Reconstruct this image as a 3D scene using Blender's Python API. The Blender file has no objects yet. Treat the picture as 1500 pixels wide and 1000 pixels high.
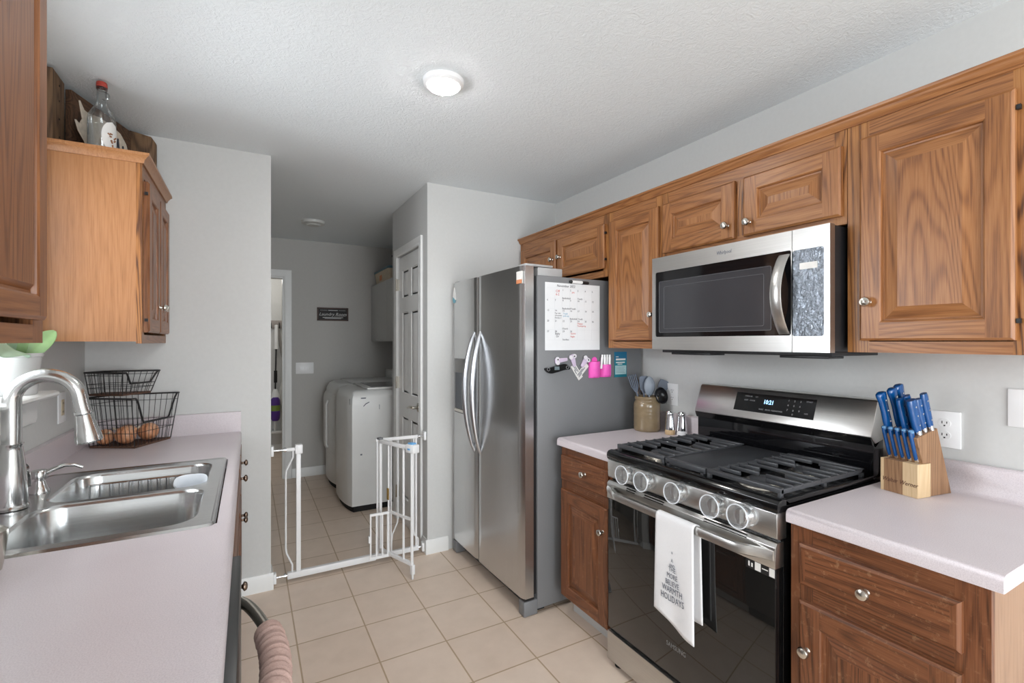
import bpy, bmesh, math, random
from mathutils import Vector, Matrix
from mathutils.geometry import tessellate_polygon

random.seed(7)
SC = bpy.context.scene
COL = SC.collection
PI = math.pi

# ------------------------------------------------------------------ camera
cam_data = bpy.data.cameras.new('camera')
cam_data.sensor_width = 36.0
cam_data.lens = 696.0 / 1500.0 * 36.0
cam_data.clip_start = 0.02
cam = bpy.data.objects.new('camera', cam_data)
COL.objects.link(cam)
cam.location = (0, 0, 1.395)
cam.rotation_euler = (PI / 2, 0, -math.radians(29.0))
SC.camera = cam

# ------------------------------------------------------------------ world, light, exposure
SC.view_settings.view_transform = 'Standard'
SC.view_settings.look = 'None'
SC.view_settings.gamma = 1.0
SC.view_settings.use_curve_mapping = False
SC.view_settings.exposure = 0.12
w = bpy.data.worlds.new('sky')
SC.world = w
w.use_nodes = True
bg = w.node_tree.nodes['Background']
bg.inputs['Color'].default_value = (0.86, 0.93, 1.0, 1)
bg.inputs['Strength'].default_value = 1.6


def area(name, loc, rot, sx, sy, power, color=(1, 1, 1), spread=None):
    d = bpy.data.lights.new(name, 'AREA')
    d.shape = 'RECTANGLE'
    d.size = sx
    d.size_y = sy
    d.energy = power
    d.color = color
    if spread:
        d.spread = spread
    o = bpy.data.objects.new(name, d)
    COL.objects.link(o)
    o.location = loc
    o.rotation_euler = rot
    return o


# daylight through the sink window, plus two added fill lights behind the camera
area('daylight_sink_window', (-0.95, 1.84, 1.70), (0, -PI / 2, 0), 0.85, 0.85, 27, (0.90, 0.95, 1.0))
area('added_fill_rear', (0.85, -3.2, 1.10), (PI / 2, 0, 0), 2.1, 1.95, 122, (0.90, 0.955, 1.0))  # added fill from an unseen rear opening
area('added_fill_left', (-0.95, -1.6, 1.55), (0, -PI / 2, 0), 1.2, 1.6, 42, (0.90, 0.955, 1.0))  # added fill from an unseen opening in the left wall


def lamp_point(name, loc, power, r, color=(1, 0.95, 0.88)):
    d = bpy.data.lights.new(name, 'POINT')
    d.energy = power
    d.shadow_soft_size = r
    d.color = color
    o = bpy.data.objects.new(name, d)
    COL.objects.link(o)
    o.location = loc
    return o


# ------------------------------------------------------------------ mesh builder
class MB:
    def __init__(self):
        self.v = []
        self.f = []
        self.m = []

    def add(self, vs, fs, mat=0):
        b = len(self.v)
        self.v += [Vector(p) for p in vs]
        for f in fs:
            self.f.append([b + i for i in f])
            self.m.append(mat)
        return self

    def box(self, a, b, mat=0):
        x0, x1 = sorted((a[0], b[0]))
        y0, y1 = sorted((a[1], b[1]))
        z0, z1 = sorted((a[2], b[2]))
        vs = [(x0, y0, z0), (x1, y0, z0), (x1, y1, z0), (x0, y1, z0), (x0, y0, z1), (x1, y0, z1), (x1, y1, z1), (x0, y1, z1)]
        return self.add(vs, [(0, 3, 2, 1), (4, 5, 6, 7), (0, 1, 5, 4), (1, 2, 6, 5), (2, 3, 7, 6), (3, 0, 4, 7)], mat)

    def obox(self, c, ax, ay, az, hx, hy, hz, mat=0):
        c = Vector(c)
        vs = []
        for k in (-1, 1):
            for (i, j) in ((-1, -1), (1, -1), (1, 1), (-1, 1)):
                vs.append(c + ax * (hx * i) + ay * (hy * j) + az * (hz * k))
        return self.add(vs, [(0, 3, 2, 1), (4, 5, 6, 7), (0, 1, 5, 4), (1, 2, 6, 5), (2, 3, 7, 6), (3, 0, 4, 7)], mat)

    def loft(self, loops, cap0=True, cap1=True, mat=0, mats=None):
        n = len(loops[0])
        vs = [p for l in loops for p in l]
        b = len(self.v)
        self.v += [Vector(p) for p in vs]
        for i in range(len(loops) - 1):
            for j in range(n):
                k = (j + 1) % n
                self.f.append([b + i * n + j, b + i * n + k, b + (i + 1) * n + k, b + (i + 1) * n + j])
                self.m.append(mats[i] if mats else mat)
        if cap0:
            self.f.append([b + j for j in reversed(range(n))])
            self.m.append(mats[0] if mats else mat)
        if cap1:
            self.f.append([b + (len(loops) - 1) * n + j for j in range(n)])
            self.m.append(mats[-1] if mats else mat)
        return self

    def tube(self, pts, r, n=8, mat=0, closed=False, radii=None, cap=True, flat=1.0):
        P = [Vector(p) for p in pts]
        m = len(P)
        tang = []
        for i in range(m):
            if closed:
                t = P[(i + 1) % m] - P[i - 1]
            else:
                t = P[min(i + 1, m - 1)] - P[max(i - 1, 0)]
            tang.append(t.normalized())
        t0 = tang[0]
        ref = Vector((0, 0, 1)) if abs(t0.z) < 0.9 else Vector((1, 0, 0))
        nrm = (ref - t0 * ref.dot(t0)).normalized()
        loops = []
        for i in range(m):
            t = tang[i]
            nrm = (nrm - t * nrm.dot(t)).normalized()
            bn = t.cross(nrm)
            rr = radii[i] if radii else r
            loops.append([P[i] + (nrm * math.cos(2 * PI * k / n) + bn * (math.sin(2 * PI * k / n) * flat)) * rr for k in range(n)])
        if closed:
            loops.append(loops[0])
            return self.loft(loops, False, False, mat)
        return self.loft(loops, cap, cap, mat)

    def lathe(self, prof, c=(0, 0, 0), n=24, M=None, mat=0, mats=None, caps=True):
        c = Vector(c)
        loops = []
        for (r, h) in prof:
            l = []
            for k in range(n):
                p = Vector((max(r, 1e-5) * math.cos(2 * PI * k / n), max(r, 1e-5) * math.sin(2 * PI * k / n), h))
                if M is not None:
                    p = M @ p
                l.append(c + p)
            loops.append(l)
        return self.loft(loops, caps, caps, mat, mats)

    def prism(self, poly, fn, h0, h1, mat=0):
        return self.loft([[fn(u, v, h0) for (u, v) in poly], [fn(u, v, h1) for (u, v) in poly]], True, True, mat)

    def grid(self, nu, nv, fn, mat=0):
        vs = [fn(i / nu, j / nv) for j in range(nv + 1) for i in range(nu + 1)]
        fs = [(j * (nu + 1) + i, j * (nu + 1) + i + 1, (j + 1) * (nu + 1) + i + 1, (j + 1) * (nu + 1) + i) for j in range(nv) for i in range(nu)]
        return self.add(vs, fs, mat)

    def holed(self, outer, holes, fn, mat=0):
        loops = [[Vector((u, v, 0)) for u, v in outer]] + [[Vector((u, v, 0)) for u, v in h] for h in holes]
        tris = tessellate_polygon(loops)
        flat = [p for l in loops for p in l]
        return self.add([fn(p.x, p.y) for p in flat], [tuple(t) for t in tris], mat)


ORIG = {}
UP = Vector((0, 0, 1))


def build(name, mb, mats, parent=None, bev=0, seg=2, ang=38, local=False, label=None, thick=0, sub=0, origin=None):
    """links the collected shape as one mesh object; mb holds world coordinates unless local"""
    if not isinstance(mats, (list, tuple)):
        mats = [mats]
    off = Vector((0, 0, 0))
    if parent is not None:
        if not local:
            off = ORIG[parent.name]
    else:
        if origin is not None:
            off = Vector(origin)
        else:
            xs = [p.x for p in mb.v]
            ys = [p.y for p in mb.v]
            zs = [p.z for p in mb.v]
            off = Vector(((min(xs) + max(xs)) / 2, (min(ys) + max(ys)) / 2, min(zs)))
    me = bpy.data.meshes.new(name)
    me.from_pydata([p - off for p in mb.v], [], mb.f)
    for m in mats:
        me.materials.append(m)
    for p, mi in zip(me.polygons, mb.m):
        p.material_index = mi
    bm = bmesh.new()
    bm.from_mesh(me)
    bmesh.ops.recalc_face_normals(bm, faces=bm.faces)
    if bev:
        es = [e for e in bm.edges if len(e.link_faces) == 2 and e.calc_face_angle(0) > 0.5]
        bmesh.ops.bevel(bm, geom=es, offset=bev, offset_type='OFFSET', segments=seg, profile=0.5, affect='EDGES', clamp_overlap=True)
    bm.to_mesh(me)
    bm.free()
    for p in me.polygons:
        p.use_smooth = True
    me.set_sharp_from_angle(angle=math.radians(ang))
    o = bpy.data.objects.new(name, me)
    COL.objects.link(o)
    if parent is not None:
        o.parent = parent
        ORIG[o.name] = off
    else:
        o.location = off
        ORIG[o.name] = off
    if thick:
        md = o.modifiers.new('thickness', 'SOLIDIFY')
        md.thickness = thick
        md.offset = 0
    if sub:
        md = o.modifiers.new('smooth', 'SUBSURF')
        md.levels = sub
        md.render_levels = sub
    if label:
        o['label'] = label
    return o


def thing(name, loc, label, cat, group=None, rotz=0):
    o = bpy.data.objects.new(name, None)
    COL.objects.link(o)
    o.empty_display_size = 0.05
    o.location = loc
    o.rotation_euler = (0, 0, rotz)
    o['label'] = label
    o['category'] = cat
    if group:
        o['group'] = group
    ORIG[o.name] = Vector(loc)
    return o


def tag(o, label, cat, group=None):
    o['label'] = label
    o['category'] = cat
    if group:
        o['group'] = group
    return o


def struct(name, mb, mats, parent=None, bev=0, **k):
    o = build(name, mb, mats, parent, bev, **k)
    if parent is None:
        o['kind'] = 'structure'
    return o


def copy_tree(o, parent=None):
    c = o.copy()
    COL.objects.link(c)
    if parent is not None:
        c.parent = parent
    ORIG[c.name] = Vector(c.location)
    for ch in list(o.children):
        copy_tree(ch, c)
    return c


def lettering(text, size, o, right, up, mat, parent, name='lettering', align='LEFT', ext=0.0003, local=False, label=None, shear=0, sx=1.0):
    """real raised letters in the plane spanned by right/up, starting at o (world, or local)"""
    cu = bpy.data.curves.new('txt', 'FONT')
    cu.body = text
    cu.size = size
    cu.extrude = ext
    cu.align_x = align
    cu.shear = shear
    cu.resolution_u = 2
    t = bpy.data.objects.new('txt', cu)
    COL.objects.link(t)
    dg = bpy.context.evaluated_depsgraph_get()
    me = bpy.data.meshes.new_from_object(t.evaluated_get(dg))
    bpy.data.objects.remove(t)
    r = Vector(right).normalized()
    u = Vector(up).normalized()
    n = r.cross(u)
    M = Matrix((r * sx, u, n)).transposed()
    mb = MB()
    mb.v = [Vector(o) + M @ v.co for v in me.vertices]
    mb.f = [list(p.vertices) for p in me.polygons]
    mb.m = [0] * len(mb.f)
    bpy.data.meshes.remove(me)
    if parent == 'mb':
        return mb
    return build(name, mb, mat, parent, local=local, label=label)


def merge(dst, src, mat=0):
    return dst.add(src.v, src.f, mat)


# ------------------------------------------------------------------ materials
def srgb(r, g, b):
    def c(x):
        x /= 255.0
        return x / 12.92 if x <= 0.04045 else ((x + 0.055) / 1.055) ** 2.4
    return (c(r), c(g), c(b), 1)


def newmat(name):
    m = bpy.data.materials.new(name)
    m.use_nodes = True
    nt = m.node_tree
    return m, nt, nt.nodes['Principled BSDF']


def N(nt, t, **kw):
    n = nt.nodes.new(t)
    for k, v in kw.items():
        setattr(n, k, v)
    return n


def coords(nt, scale=(1, 1, 1), loc=(0, 0, 0)):
    tc = N(nt, 'ShaderNodeTexCoord')
    mp = N(nt, 'ShaderNodeMapping')
    mp.inputs['Scale'].default_value = scale
    mp.inputs['Location'].default_value = loc
    nt.links.new(tc.outputs['Object'], mp.inputs['Vector'])
    return mp.outputs['Vector']


def noise(nt, vec, scale, detail=2, rough=0.5, dist=0):
    n = N(nt, 'ShaderNodeTexNoise')
    n.inputs['Scale'].default_value = scale
    n.inputs['Detail'].default_value = detail
    n.inputs['Roughness'].default_value = rough
    n.inputs['Distortion'].default_value = dist
    nt.links.new(vec, n.inputs['Vector'])
    return n.outputs['Fac']


def ramp(nt, fac, stops):
    r = N(nt, 'ShaderNodeValToRGB')
    e = r.color_ramp.elements
    while len(e) < len(stops):
        e.new(0.5)
    for el, (p, c) in zip(e, stops):
        el.position = p
        el.color = c
    nt.links.new(fac, r.inputs['Fac'])
    return r.outputs['Color']


def bump(nt, b, height, strength=0.2, dist=0.01):
    n = N(nt, 'ShaderNodeBump')
    n.inputs['Strength'].default_value = strength
    n.inputs['Distance'].default_value = dist
    nt.links.new(height, n.inputs['Height'])
    nt.links.new(n.outputs['Normal'], b.inputs['Normal'])
    return n


def plain(name, col, rough=0.5, metal=0, spec=0.5, var=0.04, nscale=30, bmp=0, emit=0, coat=0):
    m, nt, b = newmat(name)
    v = coords(nt)
    f = noise(nt, v, nscale, 3)
    c0 = tuple(max(0, x * (1 - var)) for x in col[:3]) + (1,)
    c1 = tuple(min(1, x * (1 + var)) for x in col[:3]) + (1,)
    nt.links.new(ramp(nt, f, [(0.3, c0), (0.7, c1)]), b.inputs['Base Color'])
    b.inputs['Roughness'].default_value = rough
    b.inputs['Metallic'].default_value = metal
    b.inputs['Specular IOR Level'].default_value = spec
    b.inputs['Coat Weight'].default_value = coat
    if bmp:
        bump(nt, b, f, bmp, 0.002)
    if emit:
        b.inputs['Emission Color'].default_value = col
        b.inputs['Emission Strength'].default_value = emit
    return m


def steel(name, col, rough=0.28, brush=(4, 4, 300), amount=0.12, bstr=0.03):
    m, nt, b = newmat(name)
    v = coords(nt, brush)
    f = noise(nt, v, 1.0, 3)
    c0 = tuple(x * (1 - amount) for x in col[:3]) + (1,)
    c1 = tuple(min(1, x * (1 + amount)) for x in col[:3]) + (1,)
    nt.links.new(ramp(nt, f, [(0.25, c0), (0.75, c1)]), b.inputs['Base Color'])
    b.inputs['Metallic'].default_value = 1
    b.inputs['Roughness'].default_value = rough
    if bstr:
        bump(nt, b, f, bstr, 0.001)
    return m


def oak(name, axis, dark, mid, light, seedv=0.0, rough=0.36, contrast=1.0, wear=0.0):
    """oak with contour-like cathedral figure; grain runs along axis"""
    m, nt, b = newmat(name)
    s = [6.0, 6.0, 6.0]
    s[axis] = 0.55
    v = coords(nt, tuple(s), (seedv, seedv * 1.7, seedv * 0.6))
    f = noise(nt, v, 1.0, 2, 0.45, 0.25)
    mu = N(nt, 'ShaderNodeMath', operation='MULTIPLY')
    mu.inputs[1].default_value = 165.0
    nt.links.new(f, mu.inputs[0])
    sn = N(nt, 'ShaderNodeMath', operation='SINE')
    nt.links.new(mu.outputs[0], sn.inputs[0])
    s2 = [330.0, 330.0, 330.0]
    s2[axis] = 9.0
    v2 = coords(nt, tuple(s2))
    pores = noise(nt, v2, 1.0, 2, 0.6)
    s3 = [2.5, 2.5, 2.5]
    s3[axis] = 0.8
    big = noise(nt, coords(nt, tuple(s3), (3 + seedv, 1, 2)), 1.0, 2)
    # narrow dark growth lines
    h = N(nt, 'ShaderNodeMath', operation='MULTIPLY_ADD')
    h.inputs[1].default_value = 0.5
    h.inputs[2].default_value = 0.5
    nt.links.new(sn.outputs[0], h.inputs[0])
    pw = N(nt, 'ShaderNodeMath', operation='POWER')
    pw.inputs[1].default_value = 2.2
    nt.links.new(h.outputs[0], pw.inputs[0])
    a = N(nt, 'ShaderNodeMath', operation='MULTIPLY_ADD')
    a.inputs[1].default_value = -0.13 * contrast
    a.inputs[2].default_value = 0.205
    nt.links.new(pw.outputs[0], a.inputs[0])
    p2 = N(nt, 'ShaderNodeMath', operation='MULTIPLY_ADD')
    p2.inputs[1].default_value = 0.42
    nt.links.new(pores, p2.inputs[0])
    nt.links.new(a.outputs[0], p2.inputs[2])
    p3 = N(nt, 'ShaderNodeMath', operation='MULTIPLY_ADD')
    p3.inputs[1].default_value = 0.26
    nt.links.new(big, p3.inputs[0])
    nt.links.new(p2.outputs[0], p3.inputs[2])
    c = ramp(nt, p3.outputs[0], [(0.30, dark), (0.50, mid), (0.74, light)])
    if wear:
        wn = noise(nt, coords(nt, (46, 46, 46), (5, 2, 1)), 1.0, 5, 0.7)
        wf = ramp(nt, wn, [(0.58, (0, 0, 0, 1)), (0.68, (wear, wear, wear, 1))])
        mx = N(nt, 'ShaderNodeMix', data_type='RGBA')
        mx.inputs['B'].default_value = srgb(205, 165, 125)
        nt.links.new(wf, mx.inputs['Factor'])
        nt.links.new(c, mx.inputs['A'])
        c = mx.outputs['Result']
    nt.links.new(c, b.inputs['Base Color'])
    b.inputs['Roughness'].default_value = rough
    bump(nt, b, pores, 0.12, 0.001)
    return m


UD, UM, UL = srgb(98, 58, 32), srgb(149, 98, 57), srgb(180, 128, 82)
OAKV = oak('oak_vertical', 2, UD, UM, UL, 0.3)
OAKH = oak('oak_horizontal', 1, UD, UM, UL, 1.9)
OAKX = oak('oak_across', 0, UD, UM, UL, 3.1)
OAKF = oak('oak_face_frame', 2, srgb(80, 46, 24), srgb(150, 98, 52), srgb(186, 134, 82), 4.4, contrast=1.5)
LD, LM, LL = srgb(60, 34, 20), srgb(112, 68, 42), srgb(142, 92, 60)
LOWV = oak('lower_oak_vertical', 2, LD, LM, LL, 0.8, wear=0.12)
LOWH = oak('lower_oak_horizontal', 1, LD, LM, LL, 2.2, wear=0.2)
SIDEP = oak('oak_veneer_side', 2, srgb(128, 84, 50), srgb(160, 110, 70), srgb(178, 130, 88), 6.2, contrast=0.45)
SIDEB = oak('base_end_veneer', 2, srgb(120, 88, 66), srgb(150, 116, 90), srgb(170, 136, 110), 7.2, contrast=0.6)
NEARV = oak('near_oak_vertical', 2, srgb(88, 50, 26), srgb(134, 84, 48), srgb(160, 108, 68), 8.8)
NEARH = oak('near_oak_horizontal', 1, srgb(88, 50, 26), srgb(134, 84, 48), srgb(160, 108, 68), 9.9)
BARN = oak('weathered_plank', 2, srgb(66, 46, 32), srgb(116, 88, 62), srgb(150, 120, 90), 2.7, rough=0.7, contrast=1.3)
BARNY = oak('dark_plank', 1, srgb(48, 31, 20), srgb(84, 58, 39), srgb(112, 80, 56), 5.7, rough=0.75, contrast=1.3)
ACAC = oak('acacia', 2, srgb(92, 62, 42), srgb(136, 100, 70), srgb(166, 130, 96), 3.7, rough=0.5)
PALEW = oak('pale_sapwood', 2, srgb(182, 150, 112), srgb(206, 176, 136), srgb(220, 194, 158), 3.9, rough=0.5, contrast=0.6)

WALL = plain('wall_paint', srgb(203, 203, 201), 0.75, spec=0.25, var=0.015, nscale=60, bmp=0.03)
LWALL = plain('wall_paint_dimmed', srgb(192, 190, 186), 0.75, spec=0.25, var=0.015, nscale=60, bmp=0.03)  # copy of the wall paint, laundry dimness put into its colour
WHITE = plain('white_trim', srgb(232, 232, 230), 0.4, var=0.01)
WHITE2 = plain('white_enamel', srgb(226, 226, 224), 0.3, var=0.02, nscale=8)
PLASTW = plain('white_plastic', srgb(238, 238, 238), 0.35, var=0.01)
GREYP = plain('fridge_side_paint', srgb(119, 120, 122), 0.42, var=0.03, nscale=200)
DARKP = plain('dark_plastic', srgb(26, 26, 28), 0.4)
BLACKE = plain('black_enamel', srgb(14, 14, 15), 0.14, var=0.1)
IRON = plain('cast_iron', srgb(66, 67, 70), 0.36, var=0.15, nscale=300, bmp=0.15)
GRIDD = plain('griddle_coating', srgb(52, 54, 58), 0.45, var=0.1, nscale=200)
NICKEL = plain('satin_nickel', srgb(205, 200, 190), 0.25, 1.0, var=0.03)
BRONZE = plain('aged_nickel', srgb(120, 104, 92), 0.3, 1.0, var=0.1)
CHROME = plain('chrome', srgb(225, 226, 228), 0.08, 1.0, var=0.01)
STEELH = steel('stainless_horizontal', (0.60, 0.59, 0.57, 1), 0.32, (200, 3, 300), 0.05, 0.02)
STEELV = steel('stainless_fridge', (0.60, 0.60, 0.60, 1), 0.27, (260, 260, 2), 0.05, 0.015)
STEELS = steel('sink_steel', (0.60, 0.61, 0.61, 1), 0.22, (3, 160, 160), 0.07, 0.02)
STEELF = steel('faucet_steel', (0.66, 0.66, 0.65, 1), 0.18, (60, 60, 60), 0.03, 0)
DARKST = steel('dark_stainless', (0.13, 0.13, 0.13, 1), 0.38, (200, 3, 300), 0.1, 0.02)
RED = plain('red_cap', srgb(170, 60, 48), 0.5)
BLUE = plain('blue_handle', srgb(2, 70, 128), 0.22, var=0.06, coat=0.3)
INK = plain('black_ink', srgb(46, 48, 58), 0.6)
INKG = plain('grey_ink', srgb(96, 100, 112), 0.6)
INKR = plain('red_ink', srgb(196, 84, 74), 0.6)
INKB = plain('blue_ink', srgb(96, 160, 190), 0.6)
LINE = plain('pale_line', srgb(214, 216, 219), 0.6)
WBOARD = plain('whiteboard', srgb(232, 234, 236), 0.25, var=0.01)
LAV = plain('lavender_plastic', srgb(206, 190, 212), 0.4)
PINK = plain('pink_silicone', srgb(236, 92, 186), 0.45)
TEAL = plain('teal_paper', srgb(22, 122, 138), 0.5)
TEALD = plain('deep_teal_paper', srgb(18, 104, 140), 0.5)
PAPER = plain('paper', srgb(226, 224, 220), 0.7)
ORANGE = plain('orange_print', srgb(214, 138, 96), 0.6)
CLOTHW = plain('white_cotton', srgb(232, 231, 232), 0.9, spec=0.1, var=0.03, nscale=500, bmp=0.25)
CLOTHD = plain('charcoal_cotton', srgb(50, 53, 62), 0.9, spec=0.1, var=0.1, nscale=400, bmp=0.25)
GREYU = plain('grey_silicone', srgb(92, 101, 115), 0.5)
GREYU2 = plain('light_grey_silicone', srgb(140, 148, 158), 0.5)
BLACKU = plain('black_nylon', srgb(24, 24, 27), 0.3)
BLUEU = plain('blue_silicone', srgb(56, 88, 124), 0.5)
WIRE = plain('black_wire', srgb(30, 29, 30), 0.45)
RUST = plain('rusty_tray', srgb(86, 60, 46), 0.7, var=0.25, nscale=40)
LEAF = plain('orchid_leaf', srgb(150, 176, 150), 0.4, var=0.22, nscale=14)
LEAF2 = plain('orchid_leaf_dark', srgb(130, 160, 108), 0.4, var=0.22, nscale=14)
SOIL = plain('bark_soil', srgb(92, 72, 56), 0.9, var=0.4, nscale=120, bmp=0.5)
CERAM = plain('white_ceramic', srgb(198, 197, 196), 0.25, var=0.01)
RUBBER = plain('black_rubber', srgb(20, 20, 20), 0.8)
GOLDM = plain('brass_plate', srgb(196, 160, 90), 0.35, 0.6)
TAN = plain('tan_bin', srgb(206, 192, 168), 0.6, var=0.08)
TEALL = plain('slate_teal_lid', srgb(92, 124, 138), 0.5)
PURPLE = plain('purple_label', srgb(86, 48, 140), 0.4)
GREENL = plain('green_label', srgb(128, 150, 66), 0.4)
FLUFF = plain('white_fluff', srgb(222, 220, 216), 0.95, var=0.08, nscale=80, bmp=0.8)
GREYL = plain('grey_laminate', srgb(198, 198, 196), 0.5, var=0.015)
VINYL = plain('grey_lid_glass', srgb(120, 124, 126), 0.12)
CLEARW = plain('frosted_plastic', srgb(224, 228, 233), 0.3, var=0.03)
LED = plain('clock_digits', srgb(150, 205, 255), 0.5, emit=3.0)
LAMP = plain('lamp_diffuser', (1, 0.97, 0.93, 1), 0.5, emit=150.0)
HOT = plain('unlit_diffuser', srgb(206, 206, 202), 0.4)


def onion_mat():
    m, nt, b = newmat('onion_skin')
    v = coords(nt, (60, 60, 6))
    f = noise(nt, v, 1.0, 3)
    nt.links.new(ramp(nt, f, [(0.25, srgb(150, 84, 52)), (0.5, srgb(208, 146, 106)), (0.8, srgb(232, 192, 160))]), b.inputs['Base Color'])
    b.inputs['Roughness'].default_value = 0.3
    return m


ONION = onion_mat()


def laminate():
    m, nt, b = newmat('pink_grey_laminate')
    f = noise(nt, coords(nt), 420, 2)
    g = noise(nt, coords(nt), 6, 2)
    c = ramp(nt, f, [(0.35, srgb(198, 188, 192)), (0.6, srgb(213, 204, 207))])
    mx = N(nt, 'ShaderNodeMix', data_type='RGBA')
    mx.inputs['Factor'].default_value = 0.12
    nt.links.new(c, mx.inputs['A'])
    nt.links.new(ramp(nt, g, [(0.3, srgb(190, 180, 184)), (0.7, srgb(224, 216, 218))]), mx.inputs['B'])
    nt.links.new(mx.outputs['Result'], b.inputs['Base Color'])
    b.inputs['Roughness'].default_value = 0.34
    return m


LAMI = laminate()


def tile_mat():
    m, nt, b = newmat('beige_floor_tile')
    # grout lines at x = 0.806 + k*0.3055, y = 2.086 + k*0.3063
    v = coords(nt, (1 / 0.3055, 1 / 0.3063, 1), (-0.806 / 0.3055, -2.086 / 0.3063, 0))
    br = N(nt, 'ShaderNodeTexBrick')
    br.offset = 0.0
    br.squash = 1.0
    br.inputs['Scale'].default_value = 1.0
    br.inputs['Brick Width'].default_value = 1.0
    br.inputs['Row Height'].default_value = 1.0
    br.inputs['Mortar Size'].default_value = 0.012
    br.inputs['Mortar Smooth'].default_value = 0.15
    br.inputs['Bias'].default_value = 0.0
    br.inputs['Color1'].default_value = srgb(228, 208, 190)
    br.inputs['Color2'].default_value = srgb(233, 214, 197)
    br.inputs['Mortar'].default_value = srgb(186, 160, 130)
    nt.links.new(v, br.inputs['Vector'])
    f = noise(nt, coords(nt), 9, 4, 0.6)
    mx = N(nt, 'ShaderNodeMix', data_type='RGBA', blend_type='MULTIPLY')
    mx.inputs['Factor'].default_value = 1.0
    nt.links.new(br.outputs['Color'], mx.inputs['A'])
    nt.links.new(ramp(nt, f, [(0.3, (0.92, 0.91, 0.895, 1)), (0.7, (1, 1, 1, 1))]), mx.inputs['B'])
    nt.links.new(mx.outputs['Result'], b.inputs['Base Color'])
    b.inputs['Roughness'].default_value = 0.38
    inv = N(nt, 'ShaderNodeMath', operation='SUBTRACT')
    inv.inputs[0].default_value = 1.0
    nt.links.new(br.outputs['Fac'], inv.inputs[1])
    bump(nt, b, inv.outputs[0], 0.25, 0.002)
    return m


TILE = tile_mat()


def ceiling_mat():
    m, nt, b = newmat('stomped_ceiling')
    b.inputs['Base Color'].default_value = srgb(233, 238, 240)
    b.inputs['Roughness'].default_value = 0.9
    b.inputs['Specular IOR Level'].default_value = 0.15
    v = coords(nt)
    f = noise(nt, v, 34, 5, 0.62, 2.2)
    bump(nt, b, f, 0.4, 0.012)
    return m


CEIL = ceiling_mat()


def thin_glass(name, tint=(1, 1, 1, 1), gloss=0.12, haze=0.0, rough=0.02, crinkle=0):
    m, nt, b = newmat(name)
    out = nt.nodes['Material Output']
    tr = N(nt, 'ShaderNodeBsdfTransparent')
    tr.inputs['Color'].default_value = tint
    gl = N(nt, 'ShaderNodeBsdfGlossy')
    gl.inputs['Roughness'].default_value = rough
    lw = N(nt, 'ShaderNodeLayerWeight')
    lw.inputs['Blend'].default_value = 0.35
    ad = N(nt, 'ShaderNodeMath', operation='MULTIPLY_ADD')
    ad.inputs[1].default_value = 0.6
    ad.inputs[2].default_value = gloss
    nt.links.new(lw.outputs['Fresnel'], ad.inputs[0])
    mx = N(nt, 'ShaderNodeMixShader')
    nt.links.new(ad.outputs[0], mx.inputs['Fac'])
    nt.links.new(tr.outputs[0], mx.inputs[1])
    nt.links.new(gl.outputs[0], mx.inputs[2])
    if crinkle:
        bn = N(nt, 'ShaderNodeBump')
        bn.inputs['Strength'].default_value = crinkle
        bn.inputs['Distance'].default_value = 0.004
        nt.links.new(noise(nt, coords(nt), 70, 3, 0.6, 1.5), bn.inputs['Height'])
        nt.links.new(bn.outputs['Normal'], gl.inputs['Normal'])
    last = mx
    if haze:
        df = N(nt, 'ShaderNodeBsdfDiffuse')
        df.inputs['Color'].default_value = (0.9, 0.92, 0.94, 1)
        m2 = N(nt, 'ShaderNodeMixShader')
        m2.inputs['Fac'].default_value = haze
        nt.links.new(mx.outputs[0], m2.inputs[1])
        nt.links.new(df.outputs[0], m2.inputs[2])
        last = m2
    nt.links.new(last.outputs[0], out.inputs['Surface'])
    nt.nodes.remove(b)
    return m


GLASS = thin_glass('window_glass', gloss=0.03)
BOTTLE = thin_glass('bottle_glass', (0.86, 0.88, 0.88, 1), 0.08)
COVER = thin_glass('clear_plastic', (0.97, 0.98, 0.99, 1), 0.04, 0.10, 0.05)


def black_glass(name, col=(0.006, 0.006, 0.007, 1), rough=0.03, spec=0.5):
    m, nt, b = newmat(name)
    v = coords(nt)
    f = noise(nt, v, 5, 2)
    nt.links.new(ramp(nt, f, [(0.3, col), (0.7, tuple(x * 1.15 for x in col[:3]) + (1,))]), b.inputs['Base Color'])
    b.inputs['Roughness'].default_value = rough
    b.inputs['Specular IOR Level'].default_value = spec
    return m


OVENG = black_glass('oven_door_glass', (0.008, 0.0075, 0.007, 1), 0.03, 0.7)
BLKG = black_glass('control_glass', (0.005, 0.005, 0.006, 1), 0.06)
MWSCR = black_glass('microwave_screen', (0.045, 0.045, 0.05, 1), 0.12)


def film():
    """crinkled protective film over the microwave keypad"""
    m, nt, b = newmat('crinkled_film')
    b.inputs['Base Color'].default_value = (0.25, 0.28, 0.32, 1)
    b.inputs['Metallic'].default_value = 0.7
    b.inputs['Roughness'].default_value = 0.12
    bump(nt, b, noise(nt, coords(nt), 55, 4, 0.6, 2.0), 0.8, 0.004)
    return m


FILM = film()

# ------------------------------------------------------------------ the setting
struct('floor', MB().box((-2.2, -3.4, -0.1), (2.3, 7.0, 0.0)), TILE, origin=(0, 0, 0))
struct('ceiling', MB().box((-2.2, -3.4, 2.44), (2.3, 7.0, 2.52)), CEIL, origin=(0, 0, 2.44))


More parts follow.
